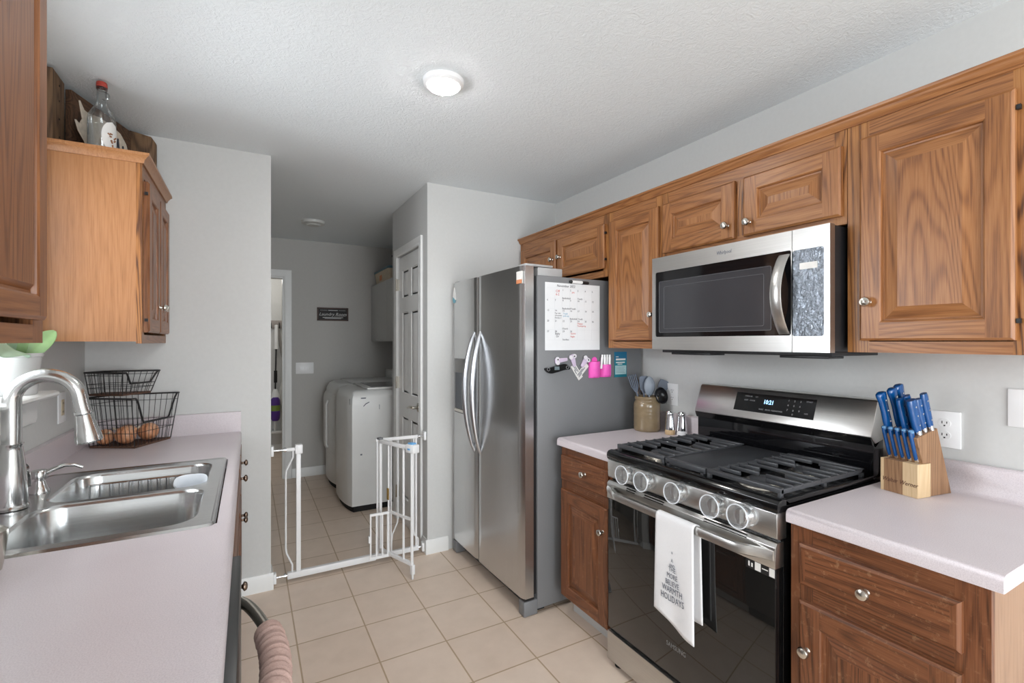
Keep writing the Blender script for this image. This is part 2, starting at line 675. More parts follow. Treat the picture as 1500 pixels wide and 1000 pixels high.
def holed_wall(mb, axis, pos, thick, a0, a1, z0, z1, holes):
    """a wall slab along axis with rectangular openings (a0,a1,z0,z1)"""
    def bx(p0, p1, q0, q1):
        if p1 - p0 < 1e-4 or q1 - q0 < 1e-4:
            return
        if axis == 'y':
            mb.box((pos, p0, q0), (pos + thick, p1, q1))
        else:
            mb.box((p0, pos, q0), (p1, pos + thick, q1))
    cur = a0
    for (h0, h1, k0, k1) in sorted(holes):
        bx(cur, h0, z0, z1)
        bx(h0, h1, z0, k0)
        bx(h0, h1, k1, z1)
        cur = h1
    bx(cur, a1, z0, z1)
    return mb


WIN = (1.40, 2.29, 1.205, 2.10)
struct('wall_left', holed_wall(MB(), 'y', -0.83, 0.14, -3.0, 5.46, 0, 2.44, [WIN, (-2.25, -0.95, 0.75, 2.15)]), WALL, origin=(-0.69, 0, 0))
struct('wall_right', MB().box((2.04, -3.0, 0), (2.16, 3.1, 2.44)), WALL, origin=(2.04, 0, 0))
struct('wall_back', MB().box((-0.69, 3.0, 0), (0.11, 3.12, 2.44)), WALL)
struct('wall_pantry_front', MB().box((1.027, 3.0, 0), (2.04, 3.10, 2.44)), WALL)
struct('wall_pantry_side', holed_wall(MB(), 'y', 1.027, 0.10, 3.10, 3.86, 0, 2.44, [(3.155, 3.715, 0, 2.055)]), WALL)
struct('wall_pantry_rear', MB().box((1.127, 3.76, 0), (1.51, 3.86, 2.44)), LWALL)
struct('wall_laundry_right', MB().box((1.51, 3.76, 0), (1.63, 5.46, 2.44)), LWALL)
struct('wall_laundry_back', holed_wall(MB(), 'x', 5.34, 0.12, -0.69, 1.51, 0, 2.44, [(-0.50, 0.313, 0, 2.05)]), LWALL)
struct('wall_far_room', MB().box((-1.2, 6.72, 0), (1.2, 6.84, 2.44)), WALL)
struct('wall_far_room_left', MB().box((-1.2, 5.46, 0), (-1.08, 6.72, 2.44)), WALL)
struct('wall_far_room_right', MB().box((1.08, 5.46, 0), (1.2, 6.72, 2.44)), WALL)
struct('wall_front', holed_wall(MB(), 'x', -3.12, 0.12, -0.83, 2.16, 0, 2.44, [(-0.2, 1.9, 0.02, 2.1)]), WALL)

# baseboards
BB = 0.093


def baseboard(name, a, b, out):
    a, b, out = Vector(a), Vector(b), Vector(out)
    d = (b - a)
    prof = [(0, 0), (0.013, 0), (0.013, BB - 0.02), (0.006, BB), (0, BB)]
    mb = MB()
    mb.loft([[a + out * p + Vector((0, 0, q)) for p, q in prof], [a + d + out * p + Vector((0, 0, q)) for p, q in prof]])
    return struct(name, mb, WHITE)


baseboard('baseboard_back', (-0.06, 3.0, 0), (0.123, 3.0, 0), (0, -1, 0))
baseboard('baseboard_back_end', (0.11, 3.0, 0), (0.11, 3.12, 0), (1, 0, 0))
baseboard('baseboard_pantry_front', (1.014, 3.0, 0), (1.17, 3.0, 0), (0, -1, 0))
baseboard('baseboard_pantry_side', (1.027, 3.0, 0), (1.027, 3.09, 0), (-1, 0, 0))
baseboard('baseboard_pantry_far', (1.027, 3.78, 0), (1.027, 3.86, 0), (-1, 0, 0))
baseboard('baseboard_laundry_back', (0.387, 5.34, 0), (1.51, 5.34, 0), (0, -1, 0))
baseboard('baseboard_far_room', (-1.08, 6.72, 0), (1.08, 6.72, 0), (0, -1, 0))


def casing(name, axis, pos, sgn, a0, a1, z1, wd=0.07, t=0.016, z0=0.0):
    """moulded door casing round an opening; axis is the direction of the wall"""
    prof = [(0, 0), (0, t * 0.55), (wd * 0.18, t * 0.8), (wd * 0.3, t * 0.6), (wd * 0.75, t), (wd, t * 0.9), (wd, 0)]
    mb = MB()

    def P(a, z, d):
        return Vector((a, pos + sgn * d, z)) if axis == 'x' else Vector((pos + sgn * d, a, z))
    loops = [[P(a0 - p, z0, q) for p, q in prof], [P(a0 - p, z1 + p, q) for p, q in prof], [P(a1 + p, z1 + p, q) for p, q in prof], [P(a1 + p, z0, q) for p, q in prof]]
    mb.loft(loops)
    return mb


struct('trim_1', casing('c', 'x', 5.34, -1, -0.50, 0.313, 2.05), WHITE)
struct('trim_2', casing('c', 'y', 1.027, -1, 3.155, 3.715, 2.055, 0.058), WHITE)
struct('trim_3', MB().box((-0.515, 5.335, 0), (-0.50, 5.465, 2.05)).box((0.30, 5.345, 0), (0.313, 5.46, 2.05)).box((-0.5, 5.345, 2.037), (0.3, 5.46, 2.05)), WHITE)

# pantry door, closed in its opening
d1 = thing('door_1', (1.045, 3.435, 0.008), 'narrow white six panel pantry door beside the steel fridge', 'door')
del d1['category'], d1['label']
d1['kind'] = 'structure'
mb = MB()
Y0, Y1, Z0, Z1, XF = 3.16, 3.71, 0.008, 2.048, 1.040
mb.box((XF + 0.008, Y0, Z0), (XF + 0.036, Y1, Z1))
st, mu = 0.085, 0.07
ymid = (Y0 + Y1) / 2
rows = [(0.20, 0.82), (1.00, 1.62), (1.73, 1.94)]
mb.box((XF, Y0, Z0), (XF + 0.009, Y0 + st, Z1)).box((XF, Y1 - st, Z0), (XF + 0.009, Y1, Z1))
zs = [Z0] + [z for r in rows for z in r] + [Z1]
for i in range(0, len(zs), 2):
    mb.box((XF, Y0 + st, zs[i]), (XF + 0.009, Y1 - st, zs[i + 1]))
for (z0, z1) in rows:
    mb.box((XF, ymid - mu / 2, z0), (XF + 0.009, ymid + mu / 2, z1))
    for (a, b) in ((Y0 + st, ymid - mu / 2), (ymid + mu / 2, Y1 - st)):
        def R(i, x):
            return [Vector((x, a + i, z0 + i)), Vector((x, b - i, z0 + i)), Vector((x, b - i, z1 - i)), Vector((x, a + i, z1 - i))]
        mb.loft([R(0.0, XF), R(0.008, XF + 0.008), R(0.018, XF + 0.008), R(0.034, XF + 0.002)], False, True)
build('door_panel', mb, WHITE, d1)
for z in (0.22, 1.075, 1.84):
    build('hinge', MB().box((1.020, 3.712, z - 0.045), (1.040, 3.735, z + 0.045)).tube([(1.018, 3.716, z - 0.048), (1.018, 3.716, z + 0.048)], 0.006), NICKEL, d1, label='nickel hinge')
mb = MB().lathe([(0.0, 0.0), (0.03, 0.0), (0.032, 0.006), (0.028, 0.012), (0.011, 0.016), (0.010, 0.05), (0, 0.05)], (1.041, 3.215, 0.935), 20, Matrix.Rotation(-PI / 2, 3, 'Y'))
mb.tube([(0.995, 3.215, 0.935), (0.990, 3.24, 0.937), (0.988, 3.28, 0.932), (0.990, 3.325, 0.922)], 0.008, radii=[0.010, 0.010, 0.008, 0.006])
build('door_handle', mb, NICKEL, d1, label='satin nickel lever handle')

# window over the sink
w1 = thing('window_1', (-0.76, 1.845, 1.205), 'x', 'window')
del w1['category'], w1['label']
w1['kind'] = 'structure'
y0, y1, z0, z1 = WIN
mb = MB()
for (a, b, c, d) in ((y0, y1, z0, z0 + 0.045), (y0, y1, z1 - 0.045, z1), (y0, y0 + 0.045, z0, z1), (y1 - 0.045, y1, z0, z1), (y0, y1, 1.63, 1.675)):
    mb.box((-0.80, a, c), (-0.765, b, d))
build('window_frame', mb, PLASTW, w1, bev=0.004)
build('pane', MB().box((-0.785, y0 + 0.045, z0 + 0.045), (-0.781, y1 - 0.045, z1 - 0.045)), GLASS, w1, label='clear glass')
prof = [(-0.76, 0.0), (-0.632, 0.0), (-0.622, -0.006), (-0.620, -0.014), (-0.626, -0.022), (-0.68, -0.022), (-0.76, -0.022)]
sy0, sy1 = 1.31, 2.385
build('window_sill', MB().loft([[Vector((x, sy0, 1.213 + z)) for x, z in prof], [Vector((x, sy1, 1.213 + z)) for x, z in prof]]), WHITE, w1)
prof = [(0, 0), (0.022, 0), (0.020, -0.02), (0.014, -0.035), (0.014, -0.075), (0.010, -0.09), (0, -0.09)]
build('apron', MB().loft([[Vector((-0.69 + x, 1.335, 1.191 + z)) for x, z in prof], [Vector((-0.69 + x, 2.362, 1.191 + z)) for x, z in prof]]), WHITE, w1)
build('casing', casing('c', 'y', -0.69, 1, y0, y1, z1, 0.068, 0.016, 1.213), WHITE, w1)

# two added openings, unseen behind the camera, framing the fill lights
w2 = thing('added_window_left', (-0.76, -1.6, 0.75), 'x', 'window')
del w2['category'], w2['label']
w2['kind'] = 'structure'
mb = MB()
for (a, b, c, d) in ((-2.25, -0.95, 0.75, 0.80), (-2.25, -0.95, 2.10, 2.15), (-2.25, -2.2, 0.75, 2.15), (-1.0, -0.95, 0.75, 2.15), (-2.25, -0.95, 1.43, 1.48)):
    mb.box((-0.80, a, c), (-0.765, b, d))
build('window_frame', mb, PLASTW, w2)
w3 = thing('added_window_rear', (0.85, -3.05, 0.02), 'x', 'window')
del w3['category'], w3['label']
w3['kind'] = 'structure'
mb = MB()
for (a, b, c, d) in ((-0.2, 1.9, 0.02, 0.09), (-0.2, 1.9, 2.03, 2.1), (-0.2, -0.12, 0.02, 2.1), (1.82, 1.9, 0.02, 2.1), (0.80, 0.90, 0.02, 2.1)):
    mb.box((a, -3.09, c), (b, -3.05, d))
build('window_frame', mb, PLASTW, w3)

# ------------------------------------------------------------------ cabinet joinery


def panel_door(mb, u0, u1, v0, v1, fn, t=0.019, fw=0.056, field=0.036, m_v=0, m_h=1, raised=True):
    """raised-panel door; fn(u,v,w) with w the height out of the face frame"""
    def ring(i, w):
        return [fn(u0 + i, v0 + i, w), fn(u1 - i, v0 + i, w), fn(u1 - i, v1 - i, w), fn(u0 + i, v1 - i, w)]
    c = 0.007

    def band(r0, r1):
        for k in range(4):
            j = (k + 1) % 4
            mb.add([r0[k], r0[j], r1[j], r1[k]], [(0, 1, 2, 3)], m_h if k in (0, 2) else m_v)
    mb.add(ring(0, 0.0), [(3, 2, 1, 0)], m_v)
    band(ring(0, 0.0), ring(0, t - c * 0.8))
    band(ring(0, t - c * 0.8), ring(c, t))
    if not raised:
        r = ring(c, t)
        r2 = ring(c + 0.012, t + 0.0)
        band(r, r2)
        mb.add(r2, [(0, 1, 2, 3)], m_h)
        return mb
    # stiles run full height, rails sit between them
    mb.add([fn(u0 + c, v0 + c, t), fn(u0 + fw, v0 + c, t), fn(u0 + fw, v0 + fw, t), fn(u0 + fw, v1 - fw, t), fn(u0 + fw, v1 - c, t), fn(u0 + c, v1 - c, t)], [(0, 1, 2, 3, 4, 5)], m_v)
    mb.add([fn(u1 - c, v0 + c, t), fn(u1 - fw, v0 + c, t), fn(u1 - fw, v0 + fw, t), fn(u1 - fw, v1 - fw, t), fn(u1 - fw, v1 - c, t), fn(u1 - c, v1 - c, t)], [(5, 4, 3, 2, 1, 0)], m_v)
    mb.add([fn(u0 + fw, v0 + c, t), fn(u1 - fw, v0 + c, t), fn(u1 - fw, v0 + fw, t), fn(u0 + fw, v0 + fw, t)], [(0, 1, 2, 3)], m_h)
    mb.add([fn(u0 + fw, v1 - fw, t), fn(u1 - fw, v1 - fw, t), fn(u1 - fw, v1 - c, t), fn(u0 + fw, v1 - c, t)], [(0, 1, 2, 3)], m_h)
    seq = [(fw, t), (fw + 0.004, t - 0.003), (fw + 0.006, t - 0.011), (fw + 0.011, t - 0.012), (fw + 0.011 + field, t - 0.002)]
    for (i, w), (i2, w2) in zip(seq[:-1], seq[1:]):
        band(ring(i, w), ring(i2, w2))
    mb.add(ring(*seq[-1]), [(0, 1, 2, 3)], m_v)
    return mb


def knob(parent, fn, u, v, mat, r=0.0155, name='knob'):
    """round cabinet knob standing out of the door face at (u, v)"""
    prof = [(0.0085, 0.0), (0.006, 0.004), (0.0055, 0.011), (0.009, 0.015), (r, 0.019), (r, 0.022), (r * 0.85, 0.027), (r * 0.45, 0.030), (0.0, 0.0305)]
    mb = MB()
    n = 18
    loops = []
    for (rr, h) in prof:
        loops.append([fn(u + max(rr, 1e-5) * math.cos(2 * PI * k / n), v + max(rr, 1e-5) * math.sin(2 * PI * k / n), h) for k in range(n)])
    mb.loft(loops)
    return build(name, mb, mat, parent, label='round metal knob')


def faceX(x, s):
    return lambda u, v, w: Vector((x + s * w, u, v))


def frame_rects(mb, fn, rects, t, mats):
    for (a, b, c, d), m in zip(rects, mats):
        p = [fn(a, c, 0), fn(b, c, 0), fn(b, d, 0), fn(a, d, 0)]
        q = [fn(a, c, -t), fn(b, c, -t), fn(b, d, -t), fn(a, d, -t)]
        mb.loft([q, p], True, True, m)


def hinge_pair(door, fn, u, zs, mat):
    for z in zs:
        mb = MB()
        p = [fn(u - 0.004, z - 0.006, 0.004), fn(u + 0.004, z - 0.006, 0.004), fn(u + 0.004, z + 0.006, 0.004), fn(u - 0.004, z + 0.006, 0.004)]
        q = [fn(u - 0.004, z - 0.006, 0.015), fn(u + 0.004, z - 0.006, 0.015), fn(u + 0.004, z + 0.006, 0.015), fn(u - 0.004, z + 0.006, 0.015)]
        mb.loft([p, q])
        build('hinge', mb, mat, door, label='small dark hinge')


def wall_cabinet(label, y0, y1, z0, z1, xf, xw, s, doors, knobs, vm, hm, fm, sidem, stile=0.04, rail_t=0.06, rail_b=0.035, kmat=None, hinges=(), group=None, mid=(), fw=0.056, field=0.036):
    """xf face-frame plane, xw wall plane, s=-1 faces -x, +1 faces +x"""
    t = thing('wall_cabinet', ((xf + xw) / 2, (y0 + y1) / 2, z0), label, 'cabinet', group)
    f = faceX(xf, s)
    xb = xf - s * 0.019
    mb = MB()
    mb.box((xb, y0, z0 + 0.008), (xw, y0 + 0.016, z1 - 0.002)).box((xb, y1 - 0.016, z0 + 0.008), (xw, y1, z1 - 0.002))
    mb.box((xb, y0 + 0.016, z0 + 0.010), (xw, y1 - 0.016, z0 + 0.026)).box((xb, y0 + 0.016, z1 - 0.02), (xw, y1 - 0.016, z1 - 0.004))
    mb.box((xw + s * 0.008, y0 + 0.016, z0 + 0.026), (xw, y1 - 0.016, z1 - 0.02))
    build('carcass', mb, sidem, t)
    mb = MB()
    rects = [(y0, y0 + stile, z0, z1), (y1 - stile, y1, z0, z1), (y0 + stile, y1 - stile, z0, z0 + rail_b), (y0 + stile, y1 - stile, z1 - rail_t, z1)]
    ms = [0, 0, 1, 1]
    for ym in mid:
        rects.append((ym - 0.02, ym + 0.02, z0 + rail_b, z1 - rail_t))
        ms.append(0)
    frame_rects(mb, f, rects, 0.019, ms)
    build('face_frame', mb, [fm, hm], t)
    for (a, b, c, d), kn, hg in zip(doors, knobs, hinges or [None] * len(doors)):
        mb = panel_door(MB(), a, b, c, d, f, fw=fw, field=field)
        dr = build('door', mb, [vm, hm], t, ang=20)
        fk = faceX(xf + s * 0.019, s)
        knob(dr, fk, kn[0], kn[1], kmat or NICKEL)
        if hg is not None:
            hinge_pair(dr, f, hg, (c + 0.05, d - 0.05), DARKP)
    return t


def base_cabinet(name, label, y0, y1, xf, xw, s, fronts, vm, hm, sidem, ztop=0.866, toe=0.11, kmat=None, bottoms=True):
    t = thing(name, ((xf + xw) / 2, (y0 + y1) / 2, 0), label, 'cabinet')
    f = faceX(xf, s)
    xb = xf - s * 0.019
    mb = MB()
    mb.box((xb, y0, toe - 0.004), (xw, y0 + 0.016, ztop - 0.001)).box((xb, y1 - 0.016, toe - 0.004), (xw, y1, ztop - 0.001))
    mb.box((xb, y0 + 0.016, toe), (xw, y1 - 0.016, toe + 0.016)).box((xw + s * 0.008, y0 + 0.016, toe + 0.016), (xw, y1 - 0.016, ztop - 0.001))
    mb.box((xb - s * 0.07, y0, 0.0), (xw, y0 + 0.016, toe)).box((xb - s * 0.07, y1 - 0.016, 0.0), (xw, y1, toe))
    build('carcass', mb, sidem, t)
    build('toe_kick', MB().box((xb - s * 0.055, y0 + 0.001, 0.0), (xb - s * 0.070, y1 - 0.001, toe - 0.005)), GREYL, t, label='grey toe kick')
    mb = MB()
    z0 = toe
    k = 0.062
    rects = [(y0, y0 + k, z0, ztop - 0.001), (y1 - k, y1, z0, ztop - 0.001), (y0 + k, y1 - k, z0, z0 + 0.03), (y0 + k, y1 - k, ztop - 0.06, ztop - 0.001), (y0 + k, y1 - k, 0.645, 0.705)]
    frame_rects(mb, f, rects, 0.019, [0, 0, 1, 1, 1])
    build('face_frame', mb, [vm, hm], t)
    fk = faceX(xf + s * 0.019, s)
    for (kind, a, b, c, d, kn) in fronts:
        mb = panel_door(MB(), a, b, c, d, f, raised=(kind == 'door'), fw=0.058)
        dr = build(kind, mb, [vm, hm], t, ang=20)
        for k in kn:
            knob(dr, fk, k[0], k[1], kmat or NICKEL)
    return t


# ------------------------------------------------------------------ right upper cabinets (one row under one crown)
XF, XW = 1.733, 2.038
UG = 'oak upper cabinets on the right wall'
TOPZ = 2.105
wall_cabinet('short oak cabinet above the fridge with two small doors meeting at two knobs', 2.032, 2.995, 1.755, TOPZ, XF, XW, -1,
             [(2.05, 2.505, 1.80, 2.045), (2.525, 2.965, 1.80, 2.045)], [(2.470, 1.925), (2.555, 1.922)], OAKV, OAKH, OAKF, OAKX, hinges=[2.044, None], group=UG, mid=(2.515,))
wall_cabinet('tall narrow single door oak cabinet between fridge and microwave', 1.642, 2.03, 1.36, TOPZ, XF, XW, -1,
             [(1.655, 2.005, 1.40, 2.045)], [(1.685, 1.525)], OAKV, OAKH, OAKF, OAKX, group=UG)
wall_cabinet('short two door oak cabinet directly above the microwave', 0.838, 1.64, 1.785, TOPZ, XF, XW, -1,
             [(1.247, 1.628, 1.812, 2.045), (0.850, 1.205, 1.812, 2.045)], [(1.275, 1.868), (1.178, 1.862)], OAKV, OAKH, OAKF, OAKX, group=UG, mid=(1.226,))
wall_cabinet('tall wide single door oak cabinet right of the microwave, over the knife block', 0.385, 0.836, 1.36, TOPZ, XF, XW, -1,
             [(0.440, 0.795, 1.398, 2.045)], [(0.768, 1.520)], OAKV, OAKH, OAKF, OAKX, group=UG, hinges=[0.434], stile=0.062)
# crown strip along the top of that row
prof = [(1.7330, 2.098), (1.728, 2.098), (1.724, 2.106), (1.720, 2.110), (1.716, 2.121), (1.708, 2.126), (1.706, 2.134), (1.733, 2.134), (1.80, 2.134), (1.80, 2.107), (1.733, 2.107)]
cr = build('crown_molding', MB().loft([[Vector((x, 0.385, z)) for x, z in prof], [Vector((x, 2.997, z)) for x, z in prof]]), OAKH)
tag(cr, 'long oak crown molding capping the right wall cabinets', 'molding')

# ------------------------------------------------------------------ left upper cabinets
LXF, LXW = -0.372, -0.688
c = wall_cabinet('oak cabinet in the far left corner with pale side panel and a bottle on top', 2.374, 2.995, 1.387, 2.115, LXF, LXW, 1,
                 [(2.410, 2.682, 1.432, 2.045), (2.695, 2.968, 1.432, 2.045)], [(2.655, 1.548), (2.725, 1.548)], NEARV, NEARH, OAKF, SIDEP, hinges=[2.404, None])
prof = [(-0.372, 2.105), (-0.366, 2.105), (-0.362, 2.116), (-0.352, 2.128), (-0.345, 2.132), (-0.345, 2.142), (-0.372, 2.142)]
mb = MB()
off = [(x + 0.372, z) for x, z in prof]
mb.loft([[Vector((-0.688, 2.374 - o, z)) for o, z in off], [Vector((-0.372 + o, 2.374 - o, z)) for o, z in off], [Vector((-0.372 + o, 2.996, z)) for o, z in off]])
mb.box((-0.688, 2.374, 2.116), (-0.372, 2.996, 2.1405))
build('crown', mb, [SIDEP], c)
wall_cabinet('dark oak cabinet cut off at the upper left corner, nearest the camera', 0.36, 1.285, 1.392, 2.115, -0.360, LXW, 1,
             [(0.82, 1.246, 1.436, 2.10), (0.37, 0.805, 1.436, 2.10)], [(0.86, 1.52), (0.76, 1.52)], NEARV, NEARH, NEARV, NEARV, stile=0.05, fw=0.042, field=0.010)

# ------------------------------------------------------------------ right base cabinets and counters
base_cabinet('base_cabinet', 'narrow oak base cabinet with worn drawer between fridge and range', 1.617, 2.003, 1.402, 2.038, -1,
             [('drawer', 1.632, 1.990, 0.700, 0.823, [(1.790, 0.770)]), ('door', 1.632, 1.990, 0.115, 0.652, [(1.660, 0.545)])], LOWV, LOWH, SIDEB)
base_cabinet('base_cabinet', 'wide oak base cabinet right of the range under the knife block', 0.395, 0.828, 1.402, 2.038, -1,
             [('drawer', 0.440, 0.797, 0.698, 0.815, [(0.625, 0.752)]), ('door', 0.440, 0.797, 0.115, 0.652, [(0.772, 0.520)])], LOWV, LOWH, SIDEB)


def counter_profile(xf, xw, s, zt=0.905):
    """rounded front, cove and backsplash; xf front, xw wall"""
    d = lambda x: xf + s * x
    return [(d(0.0), 0.867), (d(0.0), zt - 0.014), (d(0.003), zt - 0.006), (d(0.009), zt - 0.0015), (d(0.018), zt), (xw - s * 0.032, zt), (xw - s * 0.023, zt + 0.006), (xw - s * 0.020, zt + 0.012), (xw - s * 0.020, zt + 0.094), (xw - s * 0.014, zt + 0.10), (xw, zt + 0.10), (xw, 0.867)]


for (a, b, lab) in ((1.614, 2.012, 'short pinkish grey laminate countertop holding the utensil jar beside the fridge'), (0.368, 0.830, 'pinkish grey laminate countertop under the knife block, right of the range')):
    pr = counter_profile(1.377, 2.038, 1)
    tag(build('countertop', MB().loft([[Vector((x, a, z)) for x, z in pr], [Vector((x, b, z)) for x, z in pr]]), LAMI, bev=0.0015, seg=1), lab, 'countertop')

# ------------------------------------------------------------------ left run
mb = MB()
nose = [(-0.075, 0.867), (-0.034, 0.867), (-0.034, 0.891), (-0.037, 0.899), (-0.043, 0.9035), (-0.052, 0.905), (-0.075, 0.905)]
LY0, LY1 = -0.35, 2.998
mb.loft([[Vector((x, LY0, z)) for x, z in nose], [Vector((x, LY1, z)) for x, z in nose]])
mb.box((-0.625, LY0, 0.867), (-0.075, 1.508, 0.905)).box((-0.625, 2.308, 0.867), (-0.075, LY1, 0.905)).box((-0.688, LY0, 0.867), (-0.625, LY1, 0.905))
mb.box((-0.688, LY0, 0.905), (-0.668, LY1, 1.005)).box((-0.668, 2.978, 0.905), (-0.036, LY1, 1.014))
tag(build('countertop', mb, LAMI), 'long pinkish grey laminate countertop along the left wall around the sink', 'countertop')

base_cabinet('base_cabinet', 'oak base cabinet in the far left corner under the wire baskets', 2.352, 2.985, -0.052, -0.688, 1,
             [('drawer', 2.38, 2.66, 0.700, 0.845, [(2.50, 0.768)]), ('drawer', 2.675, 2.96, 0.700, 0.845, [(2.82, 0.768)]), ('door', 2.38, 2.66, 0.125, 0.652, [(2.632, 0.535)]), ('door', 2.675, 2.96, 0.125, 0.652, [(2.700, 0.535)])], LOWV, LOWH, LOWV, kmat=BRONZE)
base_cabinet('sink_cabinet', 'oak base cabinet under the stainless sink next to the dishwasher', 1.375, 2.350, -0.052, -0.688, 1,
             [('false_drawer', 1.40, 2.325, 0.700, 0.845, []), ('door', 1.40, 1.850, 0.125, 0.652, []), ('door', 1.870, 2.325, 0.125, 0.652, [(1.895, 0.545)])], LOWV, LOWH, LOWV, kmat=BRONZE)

# dishwasher
dw = thing('dishwasher', (-0.35, 1.06, 0), 'dark stainless dishwasher under the left counter with bowed towel handle', 'dishwasher')
build('body', MB().box((-0.68, 0.765, 0.10), (-0.06, 1.365, 0.862)), DARKP, dw)
build('door_panel', MB().box((-0.060, 0.768, 0.115), (-0.016, 1.368, 0.862)), DARKST, dw, bev=0.004)
build('toe_kick', MB().box((-0.12, 0.768, 0.0), (-0.10, 1.362, 0.11)), DARKP, dw)
hp = []
for i in range(25):
    u = i / 24
    hp.append((-0.015 + 0.062 * math.sin(PI * u) ** 0.8 if 0 < u < 1 else -0.017, 1.345 - 0.575 * u, 0.755))
build('handle', MB().tube(hp, 0.0125, 14), NICKEL, dw, label='bowed steel bar handle')
# towel wrapped on the handle
mb = MB()
tw = [Vector(p) for p in hp[7:20]]
pts = []
for i in range(len(tw) - 1):
    for k in range(8):
        pts.append(tw[i].lerp(tw[i + 1], k / 8))
rad = [0.0255 + 0.0035 * abs(math.sin(i * 0.42)) + 0.0008 * math.sin(i * 1.3) for i in range(len(pts))]
mb.tube(pts, 0.026, 20, radii=rad)
PINKT = plain('dusty_pink_terry', srgb(188, 160, 151), 0.95, spec=0.05, var=0.1, nscale=500, bmp=0.5)
tag(build('hand_towel', mb, PINKT), 'dusty pink towel wrapped tightly around the dishwasher handle', 'towel')

# ------------------------------------------------------------------ sink


def rrect(x0, x1, y0, y1, r, n=6):
    out = []
    for (cx, cy, a0) in ((x1 - r, y1 - r, 0), (x0 + r, y1 - r, 90), (x0 + r, y0 + r, 180), (x1 - r, y0 + r, 270)):
        for k in range(n + 1):
            a = math.radians(a0 + 90 * k / n)
            out.append((cx + r * math.cos(a), cy + r * math.sin(a)))
    return out


sk = thing('kitchen_sink', (-0.36, 1.908, 0.905), 'double bowl stainless steel sink set in the left counter', 'sink')
RX0, RX1, RY0, RY1 = -0.640, -0.078, 1.490, 2.325
BOWLS = [(-0.545, -0.125, 1.533, 1.890), (-0.545, -0.125, 1.914, 2.272)]
zt = 0.9095
outer = rrect(RX0 + 0.012, RX1 - 0.012, RY0 + 0.012, RY1 - 0.012, 0.022)
hol = [rrect(*b, 0.07) for b in BOWLS]
mb = MB()
mb.holed(outer, hol, lambda x, y: Vector((x, y, zt)))
o0 = rrect(RX0, RX1, RY0, RY1, 0.026)
o1 = rrect(RX0 + 0.004, RX1 - 0.004, RY0 + 0.004, RY1 - 0.004, 0.025)
mb.loft([[Vector((x, y, 0.9052)) for x, y in o0], [Vector((x, y, zt + 0.002)) for x, y in o1], [Vector((x, y, zt + 0.0018)) for x, y in rrect(RX0 + 0.009, RX1 - 0.009, RY0 + 0.009, RY1 - 0.009, 0.022)], [Vector((x, y, zt)) for x, y in outer]], False, False)
build('rim', mb, STEELS, sk)
for b in BOWLS:
    mb = MB()
    lv = [(0.0, zt, 0.07), (0.004, zt - 0.004, 0.07), (0.007, zt - 0.012, 0.07), (0.012, 0.78, 0.07), (0.018, 0.745, 0.07), (0.035, 0.728, 0.06), (0.06, 0.722, 0.05)]
    mb.loft([[Vector((x, y, z)) for x, y in rrect(b[0] + i, b[1] - i, b[2] + i, b[3] - i, r)] for i, z, r in lv], False, True)
    bo = build('bowl', mb, STEELS, sk, ang=60)
    build('drain', MB().lathe([(0.0, 0.7225), (0.044, 0.7225), (0.044, 0.725), (0.038, 0.7255), (0.034, 0.7235), (0.0, 0.7235)], ((b[0] + b[1]) / 2, (b[2] + b[3]) / 2, 0)), CHROME, bo, label='chrome drain')

# faucet
fx, fy = -0.600, 1.905
fc = thing('faucet', (fx, fy, 0.9115), 'tall brushed steel gooseneck faucet at the left edge of the sink', 'faucet')
build('base_plate', MB().lathe([(0.0, 0.9115), (0.036, 0.9115), (0.037, 0.918), (0.034, 0.923), (0.0, 0.923)], (fx, fy, 0), 28), STEELF, fc)
build('body', MB().lathe([(0.0, 0.921), (0.034, 0.921), (0.0345, 0.94), (0.033, 0.99), (0.029, 1.04), (0.0245, 1.08), (0.0235, 1.093), (0.0255, 1.096), (0.0255, 1.101), (0.0, 1.101)], (fx, fy, 0), 28), STEELF, fc)
R = 0.075
sp = [(fx, fy, 1.098), (fx, fy, 1.14), (fx, fy, 1.19)]
for k in range(0, 15):
    a = PI - PI * 0.95 * k / 14
    sp.append((fx + R + R * math.cos(a), fy - 0.004 * k / 14, 1.219 + R * math.sin(a)))
sp += [(sp[-1][0] + 0.004, sp[-1][1], sp[-1][2] - 0.025), (sp[-1][0] + 0.010, sp[-1][1], sp[-1][2] - 0.052)]
build('spout', MB().tube(sp, 0.0205, 18, radii=[0.0215] * 4 + [0.0205] * (len(sp) - 4)), STEELF, fc, ang=60)
ep, e2 = Vector(sp[-1]), Vector(sp[-2])
ax = Vector((0.16, 0, -1)).normalized()
q = Vector((0, 0, 1)).rotation_difference(ax).to_matrix()
build('spray_head', MB().lathe([(0.0, -0.004), (0.025, -0.004), (0.0255, 0.003), (0.0215, 0.007), (0.0235, 0.02), (0.027, 0.045), (0.032, 0.070), (0.0335, 0.088), (0.030, 0.093), (0.0, 0.091)], ep, 24, q), STEELF, fc)
mb = MB().lathe([(0.0, 0.0), (0.017, 0.0), (0.017, 0.028), (0.013, 0.034), (0.0, 0.036)], (fx + 0.006, fy + 0.022, 1.015), 18, Matrix.Rotation(-PI / 2, 3, 'X'))
mb.tube([(fx + 0.006, fy + 0.046, 1.017), (fx + 0.010, fy + 0.060, 1.010), (fx + 0.014, fy + 0.066, 0.985), (fx + 0.016, fy + 0.068, 0.955)], 0.007, radii=[0.010, 0.010, 0.008, 0.006])
build('lever', mb, STEELF, fc)

